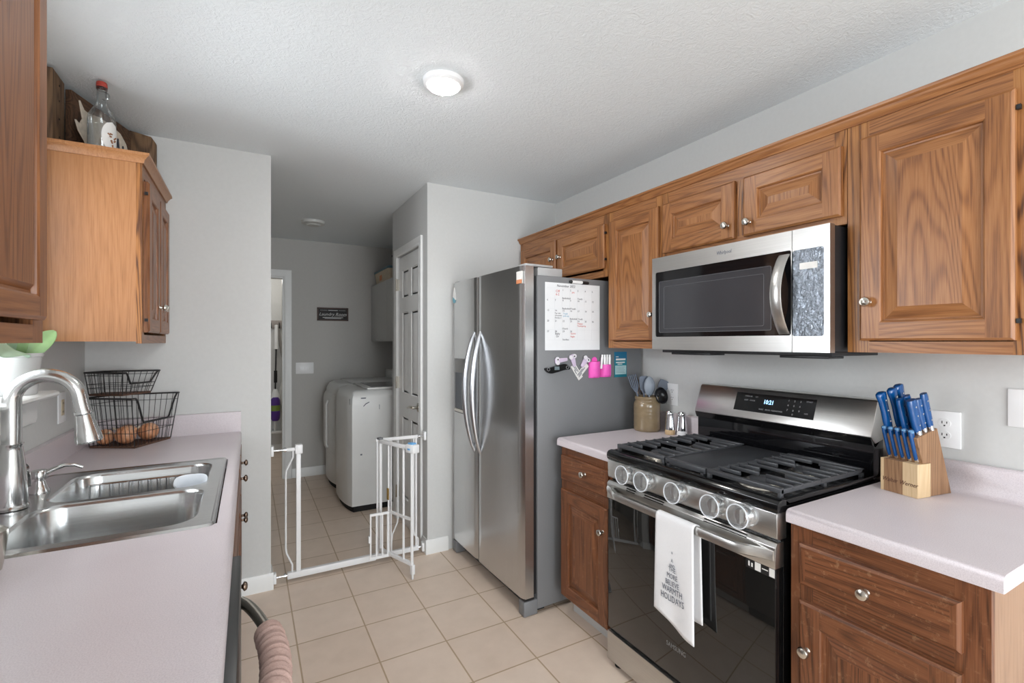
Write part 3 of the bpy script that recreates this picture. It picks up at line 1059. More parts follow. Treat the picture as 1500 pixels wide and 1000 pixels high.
# soap dispenser
sx, sy = -0.590, 2.075
sd = thing('soap_dispenser', (sx, sy, 0.9098), 'small brushed steel soap pump behind the sink, beside the faucet', 'soap dispenser')
build('base', MB().lathe([(0.0, 0.9098), (0.027, 0.9098), (0.027, 0.914), (0.022, 0.925), (0.0165, 0.942), (0.0155, 0.947), (0.0, 0.947)], (sx, sy, 0), 22), STEELF, sd)
build('pump_head', MB().lathe([(0.0, 0.947), (0.011, 0.947), (0.011, 0.955), (0.021, 0.957), (0.0215, 0.976), (0.018, 0.981), (0.0, 0.981)], (sx, sy, 0), 22), STEELF, sd)
build('spout', MB().tube([(sx + 0.012, sy, 0.968), (sx + 0.035, sy + 0.004, 0.980), (sx + 0.06, sy + 0.008, 0.988), (sx + 0.085, sy + 0.010, 0.986), (sx + 0.105, sy + 0.012, 0.975)], 0.006, 10, radii=[0.008, 0.007, 0.0062, 0.0058, 0.0055]), STEELF, sd)

# wire rack in the far bowl
rk = thing('sink_rack', (-0.33, 2.23, 0.724), 'steel wire rack standing against the far side of the sink bowl', 'dish rack')
mb = MB()
yr = 2.232
mb.tube([(-0.50, yr, 0.876), (-0.19, yr, 0.876)], 0.0028, 8).tube([(-0.50, yr - 0.012, 0.746), (-0.19, yr - 0.012, 0.746)], 0.0028, 8)
mb.tube([(-0.50, 2.0, 0.746), (-0.50, yr - 0.012, 0.746), (-0.50, yr, 0.876)], 0.0028, 8).tube([(-0.19, 2.0, 0.746), (-0.19, yr - 0.012, 0.746), (-0.19, yr, 0.876)], 0.0028, 8)
mb.tube([(-0.50, 2.0, 0.746), (-0.19, 2.0, 0.746)], 0.0028, 8)
mb.tube([(-0.50, 2.0, 0.746), (-0.50, 2.0, 0.727)], 0.0025).tube([(-0.19, 2.0, 0.746), (-0.19, 2.0, 0.727)], 0.0025).tube([(-0.50, yr - 0.02, 0.746), (-0.50, yr - 0.02, 0.727)], 0.0025).tube([(-0.19, yr - 0.02, 0.746), (-0.19, yr - 0.02, 0.727)], 0.0025)
build('frame', mb, CHROME, rk)
mb = MB()
for i in range(1, 11):
    x = -0.50 + 0.31 * i / 11
    mb.tube([(x, 2.0, 0.746), (x, yr - 0.012, 0.746), (x, yr, 0.876)], 0.0029, 6)
build('wire_grid', mb, CHROME, rk)

# white plastic tray hooked in the far bowl
mb = MB()
tm = Matrix.Translation((-0.175, 1.985, 0.893)) @ Matrix.Rotation(math.radians(24), 4, 'X')
def oval(r, z):
    return [tm @ Vector((r * 0.046 * math.copysign(abs(math.cos(a)) ** 0.7, math.cos(a)), r * 0.033 * math.copysign(abs(math.sin(a)) ** 0.7, math.sin(a)), z)) for a in [2 * PI * k / 28 for k in range(28)]]
mb.loft([oval(0.78, -0.034), oval(0.90, -0.012), oval(1.0, 0.018), oval(1.08, 0.020), oval(1.06, 0.024), oval(0.97, 0.020), oval(0.86, -0.010), oval(0.74, -0.030)])
tag(build('sponge_tray', mb, CLEARW), 'small translucent white plastic tray at the end of the far sink bowl', 'tray')

# grey tumbler at the picture's left edge, near side of the sink
mb = MB().lathe([(0.0, 0.9055), (0.024, 0.9055), (0.028, 0.93), (0.034, 0.98), (0.033, 0.99), (0.025, 0.997), (0.0, 0.998)], (-0.488, 1.424, 0), 28)
tag(build('tumbler', mb, NICKEL), 'rounded grey metal tumbler on the counter at the near corner of the sink', 'tumbler')

# ------------------------------------------------------------------ on top of the far left cabinet
ZC = 2.142
mb = MB().box((-0.668, 2.400, ZC + 0.0005), (-0.645, 2.530, 2.425))
for z in (2.19, 2.26, 2.33, 2.39):
    mb.lathe([(0.0, 0.0), (0.004, 0.0), (0.004, 0.0012), (0.0, 0.0012)], (-0.6452, 2.470 + 0.004 * math.sin(z * 90), z), 10, Matrix.Rotation(PI / 2, 3, 'Y'), 1)
tag(build('plank', mb, [BARN, RUBBER], bev=0), 'upright weathered brown plank with nail holes standing left of the glass bottle', 'plank')


def slab(p0, p1, t, z0, z1):
    p0, p1 = Vector(p0 + (0,)), Vector(p1 + (0,))
    d = (p1 - p0).normalized()
    n = Vector((-d.y, d.x, 0)) * t
    base = [p0, p1, p1 + n, p0 + n]
    return MB().loft([[p + Vector((0, 0, z0)) for p in base], [p + Vector((0, 0, z1)) for p in base]])


tag(build('plank', slab((-0.628, 2.548), (-0.500, 2.920), 0.022, ZC + 0.0005, 2.415), BARNY, bev=0.002), 'long dark plank leaning behind the bottle and pale cutout', 'plank')
mb = MB().prism([(-0.51, ZC + 0.0005), (-0.405, ZC + 0.0005), (-0.405, 2.385), (-0.425, 2.415), (-0.51, 2.43)], lambda u, v, h: Vector((u, 2.945 + h, v)), 0.0, 0.024)
tag(build('plank', mb, BARN, bev=0.002), 'short dark end plank against the back wall at the cabinet corner', 'plank')

# pale cut-out standing behind the bottle
dirv = Vector((0.128, 0.372, 0)).normalized()
o0 = Vector((-0.578, 2.500, ZC + 0.0005))
pts = [(0.03, 0.0), (0.0, 0.055), (-0.035, 0.085), (-0.052, 0.120), (-0.030, 0.112), (-0.012, 0.140), (-0.030, 0.205), (-0.006, 0.178), (0.02, 0.176), (0.08, 0.190), (0.16, 0.190), (0.22, 0.180), (0.26, 0.150), (0.29, 0.09), (0.31, 0.0)]
nrm = Vector((dirv.y, -dirv.x, 0))
mb = MB().prism(pts, lambda u, v, h: o0 + dirv * u + Vector((0, 0, v)) + nrm * h, 0.0, 0.006)
ct = tag(build('cutout_sign', mb, plain('whitewashed_wood', srgb(196, 184, 168), 0.8, var=0.12, nscale=60)), 'pale jagged wooden cutout standing behind the glass bottle', 'sign')
mb = MB()
for (u, v, u2, v2) in ((0.012, 0.09, 0.012, 0.15), (0.185, 0.06, 0.20, 0.15), (0.20, 0.15, 0.215, 0.05), (0.225, 0.05, 0.235, 0.13), (0.235, 0.13, 0.25, 0.06), (0.25, 0.06, 0.262, 0.12), (0.272, 0.03, 0.275, 0.08)):
    a = o0 + dirv * u + Vector((0, 0, v)) + nrm * 0.0065
    b = o0 + dirv * u2 + Vector((0, 0, v2)) + nrm * 0.0065
    mb.tube([a, b], 0.0035, 6)
build('lettering', mb, INK, ct, label='dark painted strokes')

BX = -0.513
bt = thing('bottle', (BX, 2.455, ZC), 'large clear glass bottle with red cap standing on the far left cabinet', 'bottle')
build('glass_body', MB().lathe([(0.0, ZC + 0.0008), (0.041, ZC + 0.0008), (0.045, ZC + 0.006), (0.045, ZC + 0.130), (0.042, ZC + 0.152), (0.031, ZC + 0.176), (0.020, ZC + 0.194), (0.0165, ZC + 0.215), (0.0155, ZC + 0.255), (0.018, ZC + 0.258), (0.018, ZC + 0.266), (0.0, ZC + 0.266)], (BX, 2.455, 0), 28), BOTTLE, bt)
build('cap', MB().lathe([(0.0, ZC + 0.266), (0.018, ZC + 0.266), (0.0185, ZC + 0.270), (0.0175, ZC + 0.284), (0.015, ZC + 0.287), (0.0, ZC + 0.287)], (BX, 2.455, 0), 24), RED, bt, label='red cap')
build('neck_ring', MB().tube([(BX + 0.023 * math.cos(a), 2.455, ZC + 0.236 + 0.017 * math.sin(a)) for a in [-PI / 2 + PI * k / 10 for k in range(11)]], 0.003, 8), BOTTLE, bt)
a0, a1 = math.radians(-80), math.radians(10)
mb = MB()
def lab(u, v):
    # oval paper label wrapped on the glass
    r = math.sqrt(max(0, 1 - (2 * v - 1) ** 2))
    a = (a0 + a1) / 2 + (u - 0.5) * (a1 - a0) * r
    return Vector((BX + 0.0455 * math.cos(a), 2.455 + 0.0455 * math.sin(a), ZC + 0.008 + 0.118 * v))
mb.grid(14, 14, lab)
build('label', mb, PAPER, bt, label='cream oval label')
mb = MB()
for k in range(9):
    a = math.radians(-35 + 12 * math.sin(k * 2.1))
    z = ZC + 0.03 + 0.05 * ((k * 0.37) % 1)
    p = Vector((BX + 0.0460 * math.cos(a), 2.455 + 0.0460 * math.sin(a), z))
    mb.tube([p, p + Vector((0.006 * math.sin(k), 0.010 * math.cos(k * 1.7), 0.012 * math.cos(k)))], 0.003, 6)
build('label_print', mb, plain('brown_print', srgb(150, 104, 74), 0.7), bt, label='brown print')

# ------------------------------------------------------------------ wire baskets and onions


def lerp(a, b, t):
    return Vector(a).lerp(Vector(b), t)


def wire_basket(label, bot, top, z0, z1, tray):
    """four-cornered wire basket; bottom/top corner order A,C,B,D with the scoop cut in side C-B"""
    cx = sum(p[0] for p in bot) / 4
    cy = sum(p[1] for p in bot) / 4
    t = thing('wire_basket', (cx, cy, z0), label, 'basket')
    b = [Vector((p[0], p[1], z0 + 0.006)) for p in bot]
    u = [Vector((p[0], p[1], z1)) for p in top]
    # scoop profile along side 1 (C->B): depth fraction from the rim
    def dip(s):
        if s < 0.10 or s > 0.94:
            return 0.0
        e = min((s - 0.10) / 0.12, (0.94 - s) / 0.10, 1.0)
        return 0.52 * e
    rim = MB()
    path = []
    for k in range(4):
        j = (k + 1) % 4
        n = 26
        for i in range(n):
            s = i / n
            p = lerp(u[k], u[j], s)
            if k == 1:
                q = lerp(b[k], b[j], s)
                p = lerp(p, q, dip(s))
            path.append(p)
    rim.tube(path, 0.0042, 8, closed=True)
    # second thin rail straight along the scooped side
    build('rim', rim, WIRE, t)
    w = MB()
    for k in range(4):
        j = (k + 1) % 4
        L = (b[j] - b[k]).length
        n = max(6, int(L / 0.019))
        for i in range(1, n):
            s = i / n
            q = lerp(b[k], b[j], s)
            p = lerp(u[k], u[j], s)
            if k == 1:
                p = lerp(p, q, dip(s))
            w.tube([q, p], 0.0013, 5, cap=False)
        for h in (0.28, 0.46):
            w.tube([lerp(b[k], u[k], h), lerp(b[j], u[j], h)], 0.0013, 5, cap=False)
        if k != 1:
            w.tube([lerp(b[k], u[k], 0.86), lerp(b[j], u[j], 0.86)], 0.0013, 5, cap=False)
        w.tube([b[k], u[k]], 0.0022, 6)
    build('wire_grid', w, WIRE, t)
    bf = MB()
    bf.loft([[Vector((p.x, p.y, z0 + 0.0005)) for p in b], [Vector((p.x, p.y, z0 + 0.010)) for p in b]])
    build('tray', bf, tray, t, label='dark tray floor')
    return t


wire_basket('lower black wire basket full of onions on the counter corner', [(-0.640, 2.850), (-0.456, 2.737), (-0.345, 2.935), (-0.555, 2.950)], [(-0.662, 2.835), (-0.462, 2.705), (-0.312, 2.950), (-0.575, 2.970)], 0.905, 1.135, RUST)
wire_basket('upper empty black wire basket stacked on the onion basket', [(-0.650, 2.885), (-0.512, 2.805), (-0.425, 2.935), (-0.605, 2.945)], [(-0.664, 2.880), (-0.505, 2.770), (-0.392, 2.955), (-0.615, 2.970)], 1.141, 1.250, RUST)
OG = 'onions in the lower wire basket'
for (x, y, r, a, lab) in ((-0.585, 2.850, 0.036, 0.5, 'small brown onion at the left end of the wire basket, behind the faucet head'), (-0.503, 2.815, 0.043, 2.2, 'pale brown onion at the front middle of the wire basket'), (-0.425, 2.878, 0.043, 3.6, 'reddish brown onion at the right end of the wire basket'), (-0.510, 2.903, 0.040, 5.0, 'brown onion at the back of the wire basket, behind the others')):
    on = thing('onion', (x, y, 0.9155), lab, 'onion', OG)
    M = Matrix.Rotation(a, 3, 'Z') @ Matrix.Rotation(1.1, 3, 'X')
    prof = [(0.0, -0.92), (0.25, -0.90), (0.62, -0.70), (0.92, -0.32), (1.0, 0.02), (0.94, 0.34), (0.72, 0.66), (0.42, 0.86), (0.2, 1.0), (0.12, 1.2)]
    mb = MB().lathe([(p * r, h * r) for p, h in prof], (x, y, 0.9155 + r * 0.99), 24, M)
    build('bulb', mb, ONION, on)
    build('neck', MB().lathe([(0.0, 1.15 * r), (0.12 * r, 1.18 * r), (0.09 * r, 1.4 * r), (0.14 * r, 1.55 * r), (0, 1.5 * r)], (x, y, 0.9155 + r * 0.99), 8, M), TAN, on)

# ------------------------------------------------------------------ orchid on the sill
px, py, pz = -0.688, 2.225, 1.2135
pl = thing('potted_orchid', (px, py, pz), 'green orchid in a white pot on the window sill behind the faucet', 'plant')
mb = MB().lathe([(0.0, 0.0005), (0.048, 0.0005), (0.050, 0.004), (0.062, 0.128), (0.066, 0.130), (0.066, 0.142), (0.060, 0.142), (0.058, 0.125), (0.0, 0.125)], (px, py, pz), 32)
build('pot', mb, CERAM, pl)
build('soil', MB().lathe([(0.0, 0.132), (0.03, 0.132), (0.058, 0.124), (0.058, 0.118), (0, 0.118)], (px, py, pz), 20), SOIL, pl)


def leaf(base, d, face, length, width, droop, mat):
    """strap leaf growing along d; face is the direction its upper side looks"""
    base, d, face = Vector(base), Vector(d).normalized(), Vector(face)
    s = d.cross(face).normalized()
    n = s.cross(d).normalized()
    def fn(u, v):
        c = base + d * (length * v) + n * (0.10 * length * math.sin(PI * v)) - Vector((0, 0, droop * v * v))
        wv = width * (math.sin(PI * min(1, v * 0.90 + 0.09)) ** 0.55)
        q = (u - 0.5) * 2
        return c + s * (q * wv) - n * (0.18 * wv * (1 - abs(q)))
    mb = MB().grid(8, 14, fn)
    return build('leaf', mb, mat, pl, thick=0.002, sub=1)


zb = pz + 0.128
leaf((px + 0.004, py - 0.01, zb), (0.16, -1.0, 0.16), (0.55, -0.1, 0.8), 0.25, 0.040, 0.03, LEAF)
leaf((px + 0.02, py + 0.01, zb), (0.42, 0.30, 0.62), (0.25, -0.9, 0.35), 0.120, 0.030, 0.0, LEAF2)
leaf((px, py, zb), (0.05, -0.10, 1.0), (0.3, -0.8, 0.5), 0.10, 0.026, 0.0, LEAF2)
leaf((px - 0.004, py - 0.005, zb), (-0.06, -0.55, 0.75), (0.6, -0.5, 0.6), 0.13, 0.034, 0.0, LEAF)
leaf((px - 0.004, py + 0.01, zb), (-0.25, 0.5, 0.4), (0.4, -0.4, 0.8), 0.10, 0.030, 0.02, LEAF)
build('stake', MB().tube([(px + 0.012, py + 0.02, zb - 0.01), (px + 0.018, py + 0.026, zb + 0.16)], 0.0035, 8), plain('pale_stake', srgb(226, 222, 196), 0.6), pl, label='pale stake')

# ------------------------------------------------------------------ outlets and switches


def plate(name, label, cat, c, right, up, wd, ht, kind, group=None):
    """wall plate centred at c on its wall; right/up span the wall"""
    c = Vector(c)
    r, u = Vector(right), Vector(up)
    n = r.cross(u)
    t = thing(name, tuple(c), label, cat, group)
    mb = MB().obox(c + n * 0.0028, r, u, n, wd / 2, ht / 2, 0.0026)
    build('cover_plate', mb, PLASTW, t, bev=0.0015)
    if kind == 'duplex':
        for s in (-1, 1):
            cc = c + u * (s * 0.020) + n * 0.0056
            mb = MB()
            ov = [(0.0165 * math.cos(a), 0.0145 * math.sin(a)) for a in [2 * PI * k / 20 for k in range(20)]]
            mb.loft([[cc + r * p + u * q for p, q in ov], [cc + r * p + u * q + n * 0.0012 for p, q in ov]])
            rc = build('receptacle', mb, PLASTW, t)
            mb = MB()
            for (dx, hh) in ((-0.0062, 0.0042), (0.0062, 0.0034)):
                mb.obox(cc + r * dx + u * 0.003 + n * 0.0014, r, u, n, 0.0011, hh, 0.0004)
            mb.obox(cc - u * 0.0075 + n * 0.0014, r, u, n, 0.0022, 0.0022, 0.0004)
            build('slots', mb, DARKP, rc, label='dark slots')
    elif kind == 'decora':
        rc = build('receptacle', MB().obox(c + n * 0.0062, r, u, n, 0.0165, 0.033, 0.0012), plain('almond_plastic', srgb(206, 190, 160), 0.4), t, bev=0.001, label='almond receptacle')
        mb = MB()
        for s in (-1, 1):
            for dx in (-0.006, 0.006):
                mb.obox(c + u * (s * 0.018) + r * dx + n * 0.0078, r, u, n, 0.0011, 0.004, 0.0004)
        build('slots', mb, DARKP, rc, label='dark slots')
    elif kind == 'triple':
        for k in (-1, 0, 1):
            mb = MB().obox(c + r * (k * 0.046) + n * 0.0060, r, u, n, 0.005, 0.012, 0.0006).obox(c + r * (k * 0.046) + u * 0.004 + n * 0.010, r, u, n, 0.0035, 0.005, 0.005)
            build('toggle', mb, WHITE2, t)
    return t


plate('outlet', 'white wall outlet half hidden behind the knife block', 'outlet', (2.04, 0.688, 1.102), (0, -1, 0), (0, 0, 1), 0.083, 0.120, 'duplex')
plate('outlet', 'white wall outlet above the salt shakers, left of the range', 'outlet', (2.04, 1.855, 1.105), (0, -1, 0), (0, 0, 1), 0.078, 0.118, 'duplex')
plate('blank_plate', 'blank white wall plate cut off by the right edge of the picture', 'wall plate', (2.04, 0.480, 1.193), (0, -1, 0), (0, 0, 1), 0.115, 0.115, 'blank')
plate('outlet', 'almond outlet in a white plate on the left wall behind the faucet arch', 'outlet', (-0.69, 2.665, 1.118), (0, 1, 0), (0, 0, 1), 0.092, 0.128, 'decora')
plate('light_switch', 'white triple light switch on the laundry back wall under the sign', 'light switch', (0.508, 5.34, 1.12), (1, 0, 0), (0, 0, 1), 0.170, 0.116, 'triple')

# ------------------------------------------------------------------ laundry room
SG = thing('wall_sign', (0.782, 5.34, 1.683), 'small black framed wall sign reading Laundry Room', 'sign')
build('board', MB().box((0.632, 5.326, 1.620), (0.932, 5.3395, 1.746)), plain('sign_black', srgb(26, 22, 21), 0.6), SG)
mb = MB()
for (a, b, c, d) in ((0.626, 0.938, 1.740, 1.752), (0.626, 0.938, 1.614, 1.626), (0.626, 0.638, 1.614, 1.752), (0.926, 0.938, 1.614, 1.752)):
    mb.box((a, 5.320, c), (b, 5.3395, d))
build('frame', mb, plain('brown_frame', srgb(82, 62, 54), 0.6), SG)
SGW = plain('sign_white', srgb(206, 206, 204), 0.7)
lettering('Laundry Room', 0.046, (0.782, 5.3255, 1.668), (1, 0, 0), (0, 0, 1), SGW, SG, align='CENTER', shear=0.3, label='white script lettering')
mb = MB()
for (a, b, z, h) in ((0.655, 0.725, 1.724, 0.0012), (0.84, 0.91, 1.724, 0.0012), (0.68, 0.885, 1.648, 0.0035), (0.70, 0.865, 1.638, 0.002), (0.735, 0.83, 1.724, 0.0035), (0.79, 0.91, 1.664, 0.001)):
    mb.box((a, 5.3252, z - h), (b, 5.3265, z + h))
build('fine_print', mb, SGW, SG)


def machine(name, label, cat, y0, y1, top, front):
    """laundry machine with a bowed front facing -x"""
    x0, x1 = 0.735, 1.42
    t = thing(name, ((x0 + x1) / 2, (y0 + y1) / 2, 0), label, cat)
    n = 16
    def outline(ins, bow):
        out = []
        for k in range(n + 1):
            v = k / n
            y = y0 + ins + (y1 - y0 - 2 * ins) * v
            out.append((x0 + ins - bow * math.sin(PI * v) ** 0.7 if 0 < v < 1 else x0 + ins, y))
        out += [(x1 - ins * 0.3, y1 - ins), (x1 - ins * 0.3, y0 + ins)]
        return out
    lv = [(0.0, 0.05, 0.055), (0.0, 0.06, 0.06), (0.0, 0.86, 0.06), (0.004, 0.93, 0.055), (0.02, 0.972, 0.045), (0.05, 0.990, 0.035), (0.065, 0.992, 0.03)]
    mb = MB().loft([[Vector((x, y, z)) for x, y in outline(i, bw)] for i, z, bw in lv])
    build('cabinet_body', mb, WHITE2, t, ang=50)
    mb = MB().loft([[Vector((x, y, z)) for x, y in outline(0.015, 0.05)] for z in (0.0, 0.049)])
    build('kick_base', mb, RUBBER, t, label='black base')
    return t


wm = machine('washing_machine', 'white washing machine with glass lid, nearer of the laundry pair, scuffed side', 'washing machine', 4.005, 4.665, 0.99, None)
LIDF = MB().box((0.865, 4.05, 0.992), (1.36, 4.62, 1.008))
lid = build('lid', LIDF, WHITE2, wm, bev=0.006)
build('lid_glass', MB().box((0.915, 4.095, 1.0075), (1.33, 4.575, 1.0105)), VINYL, lid, label='grey glass panel')
build('console', MB().loft([[Vector((1.36, 4.02, 0.992)), Vector((1.42, 4.02, 0.992)), Vector((1.42, 4.02, 1.10)), Vector((1.395, 4.02, 1.10))], [Vector((1.36, 4.65, 0.992)), Vector((1.42, 4.65, 0.992)), Vector((1.42, 4.65, 1.10)), Vector((1.395, 4.65, 1.10))]]), WHITE2, wm)
build('scuff_marks', MB().tube([(0.825, 4.0045, 0.862), (0.845, 4.0045, 0.882), (0.872, 4.0045, 0.895)], 0.0035, 6).tube([(0.955, 4.0045, 0.83), (0.955, 4.0045, 0.87)], 0.0018, 6).box((0.80, 4.0035, 0.462), (0.815, 4.005, 0.474)).box((0.805, 4.0035, 0.925), (0.845, 4.005, 0.934)), INKG, wm, label='grey scuffs')
build('sticker', MB().box((0.722, 4.035, 0.875), (0.7235, 4.055, 0.925)), DARKP, wm, label='small dark tag')
dr = machine('clothes_dryer', 'white clothes dryer with bulging front door, farther of the laundry pair', 'dryer', 4.672, 5.325, 0.99, None)
mb = MB()
def dfn(u, v):
    y = 4.735 + 0.52 * u
    xx = 0.735 - 0.06 * math.sin(PI * (y - 4.672) / 0.653) ** 0.7
    e = min(u, 1 - u, v, 1 - v) * 9
    return Vector((xx - 0.022 * min(1, e) ** 0.5, y, 0.32 + 0.58 * v))
mb.grid(20, 16, dfn)
build('door', mb, WHITE2, dr)
build('handle', MB().tube([(0.652, 4.76, 0.40), (0.640, 4.765, 0.43), (0.640, 4.765, 0.80), (0.652, 4.76, 0.84)], 0.010, 10), WHITE2, dr)
build('lid', MB().box((0.86, 4.70, 0.9915), (1.40, 5.30, 1.003)), WHITE2, dr, bev=0.005)
build('console', MB().box((1.33, 4.69, 0.992), (1.42, 5.31, 1.09)), WHITE2, dr, bev=0.01)

wc = thing('laundry_cabinet', (1.345, 4.68, 1.395), 'plain pale grey wall cabinet above the washer and dryer', 'cabinet')
build('carcass', MB().box((1.20, 4.02, 1.395), (1.508, 5.335, 2.0)), GREYL, wc)
for (a, b) in ((4.02, 4.675), (4.68, 5.333)):
    d = build('door', MB().box((1.181, a, 1.40), (1.199, b, 1.998)), GREYL, wc, bev=0.002)
    build('pull', MB().tube([(1.181, (a + b) / 2 - 0.06, 1.412), (1.172, (a + b) / 2 - 0.05, 1.412), (1.172, (a + b) / 2 + 0.05, 1.412), (1.181, (a + b) / 2 + 0.06, 1.412)], 0.004, 8), WHITE, d)
bn = thing('storage_bin', (1.34, 4.98, 2.001), 'tan storage bin with slate blue lid on top of the laundry wall cabinet', 'storage bin')
mb = MB().loft([[Vector((x, y, 2.001)) for x, y in rrect(1.215, 1.47, 4.70, 5.24, 0.03)], [Vector((x, y, 2.125)) for x, y in rrect(1.200, 1.485, 4.68, 5.27, 0.03)]])
build('box', mb, TAN, bn)
build('lid', MB().loft([[Vector((x, y, z)) for x, y in rrect(1.195 + i, 1.49 - i, 4.675 + i, 5.275 - i, 0.03)] for i, z in ((0, 2.122), (0, 2.140), (0.02, 2.152))]), TEALL, bn, label='slate blue lid')
build('print', MB().box((1.2035, 4.95, 2.03), (1.2055, 5.04, 2.085)), ORANGE, bn, label='orange print')
st = thing('black_stand', (1.235, 4.59, 2.001), 'thin black iron stand beside the bin on the laundry cabinet', 'stand')
build('base', MB().lathe([(0.0, 2.001), (0.034, 2.001), (0.030, 2.008), (0.008, 2.016), (0.0, 2.016)], (1.235, 4.59, 0), 18), DARKP, st)
build('stem', MB().lathe([(0.0, 2.015), (0.006, 2.015), (0.005, 2.05), (0.012, 2.06), (0.005, 2.07), (0.005, 2.21), (0.0, 2.21)], (1.235, 4.59, 0), 12), DARKP, st)
build('cup', MB().lathe([(0.0, 2.205), (0.012, 2.207), (0.026, 2.222), (0.024, 2.228), (0.0, 2.226)], (1.235, 4.59, 0), 16), DARKP, st)

# broom rack, mop and duster in the room beyond
rk2 = thing('tool_rack', (0.25, 6.70, 1.60), 'grey wall rack with hooks in the room beyond the laundry doorway', 'rack')
build('rail', MB().box((-0.15, 6.70, 1.56), (0.50, 6.719, 1.66)), plain('rack_grey', srgb(150, 142, 138), 0.6), rk2, bev=0.003)
for x in (0.20, 0.245, 0.34, 0.385):
    build('hook', MB().tube([(x, 6.70, 1.63), (x, 6.665, 1.615), (x, 6.655, 1.585), (x, 6.665, 1.565), (x, 6.685, 1.575)], 0.007, 8), DARKP, rk2, label='dark hook')
mp = thing('spray_mop', (0.292, 6.63, 0.25), 'white spray mop with purple and green bottle hanging beyond the laundry doorway', 'mop')
mx, my = 0.292, 6.645
build('handle', MB().tube([(mx + 0.012, my, 1.585), (mx + 0.010, my, 1.30)], 0.024, 12, radii=[0.020, 0.026]).lathe([(0.0, 1.58), (0.022, 1.58), (0.022, 1.60), (0.0, 1.605)], (mx + 0.012, my, 0), 12), PLASTW, mp)
build('tube', MB().tube([(mx + 0.010, my, 1.30), (mx, my, 0.80)], 0.009, 10), DARKP, mp, label='dark tube')
build('grip', MB().tube([(mx + 0.004, my, 1.03), (mx + 0.003, my, 0.88)], 0.019, 12), RUBBER, mp, label='black foam grip')
build('body', MB().lathe([(0.0, 0.42), (0.03, 0.42), (0.05, 0.50), (0.056, 0.62), (0.048, 0.72), (0.02, 0.80), (0.0, 0.80)], (mx, my, 0), 20), PLASTW, mp)
bo = MB().lathe([(0.0, 0.40), (0.035, 0.405), (0.05, 0.43), (0.054, 0.48), (0.054, 0.53), (0.054, 0.60), (0.054, 0.66), (0.04, 0.70), (0, 0.71)], (mx, my - 0.012, 0), 20, None, 0, [0, 0, 0, 0, 1, 0, 0, 0])
build('bottle', bo, [PURPLE, GREENL], mp, label='purple and green bottle')
build('mop_head', MB().box((mx - 0.16, my - 0.05, 0.25), (mx + 0.14, my + 0.05, 0.275)).tube([(mx, my, 0.27), (mx, my, 0.42)], 0.014, 10), WHITE2, mp, bev=0.004)
du = thing('duster', (0.385, 6.67, 0.58), 'white fluffy duster hanging on a grey handle beside the spray mop', 'duster')
build('handle', MB().tube([(0.325, 6.675, 1.57), (0.352, 6.67, 1.35), (0.39, 6.67, 1.14), (0.392, 6.67, 0.85)], 0.016, 10), plain('duster_grey', srgb(140, 136, 132), 0.5), du)
rng = random.Random(3)
mb = MB()
def fl(u, v):
    a = 2 * PI * u
    r = (0.048 + 0.008 * math.sin(a * 5 + v * 9)) * (math.sin(PI * min(1, max(0.0, v * 0.94 + 0.03))) ** 0.4)
    return Vector((0.392 + r * math.cos(a), 6.668 + r * math.sin(a), 0.55 + 0.36 * v))
mb.grid(22, 18, fl)
build('head', mb, FLUFF, du)

# ------------------------------------------------------------------ pet gate across the opening
gt = thing('safety_gate', (0.57, 3.03, 0.0), 'white metal safety gate standing open across the laundry opening', 'gate')
gy = 3.035
ZG = 0.782
mb = MB()
mb.box((0.196, gy - 0.014, 0.022), (0.700, gy + 0.014, 0.058)).box((0.700, gy - 0.012, 0.026), (0.978, gy + 0.012, 0.055))
build('base_bar', mb, PLASTW, gt, bev=0.003)
build('post', MB().box((0.242, gy - 0.0125, 0.058), (0.267, gy + 0.0125, ZG + 0.006)), PLASTW, gt, bev=0.003)
build('latch_catch', MB().box((0.236, gy - 0.022, ZG - 0.040), (0.276, gy + 0.018, ZG + 0.012)), PLASTW, gt, bev=0.004)
build('top_bar', MB().box((0.190, gy - 0.010, ZG - 0.022), (0.245, gy + 0.010, ZG - 0.004)), PLASTW, gt, bev=0.002)
build('bent_rod', MB().tube([(0.226, gy, ZG - 0.02), (0.226, gy, ZG - 0.06), (0.190, gy, ZG - 0.135), (0.188, gy, ZG - 0.16), (0.188, gy, 0.20), (0.192, gy, 0.17), (0.222, gy, 0.10), (0.222, gy, 0.055)], 0.0052, 8), PLASTW, gt)
for (z, xw_, s) in ((ZG - 0.013, 0.111, 1), (0.042, 0.1245, 1)):
    build('wall_pad', MB().box((xw_, gy - 0.02, z - 0.028), (xw_ + 0.014, gy + 0.02, z + 0.028)), PLASTW, gt, bev=0.003)
    build('bolt', MB().tube([(xw_ + 0.012, gy, z), (0.200, gy, z)], 0.005, 10).lathe([(0.0, 0.0), (0.013, 0.0), (0.013, 0.012), (0.0, 0.012)], (0.178, gy, z), 16, Matrix.Rotation(PI / 2, 3, 'Y')), CHROME, gt, label='steel bolt')
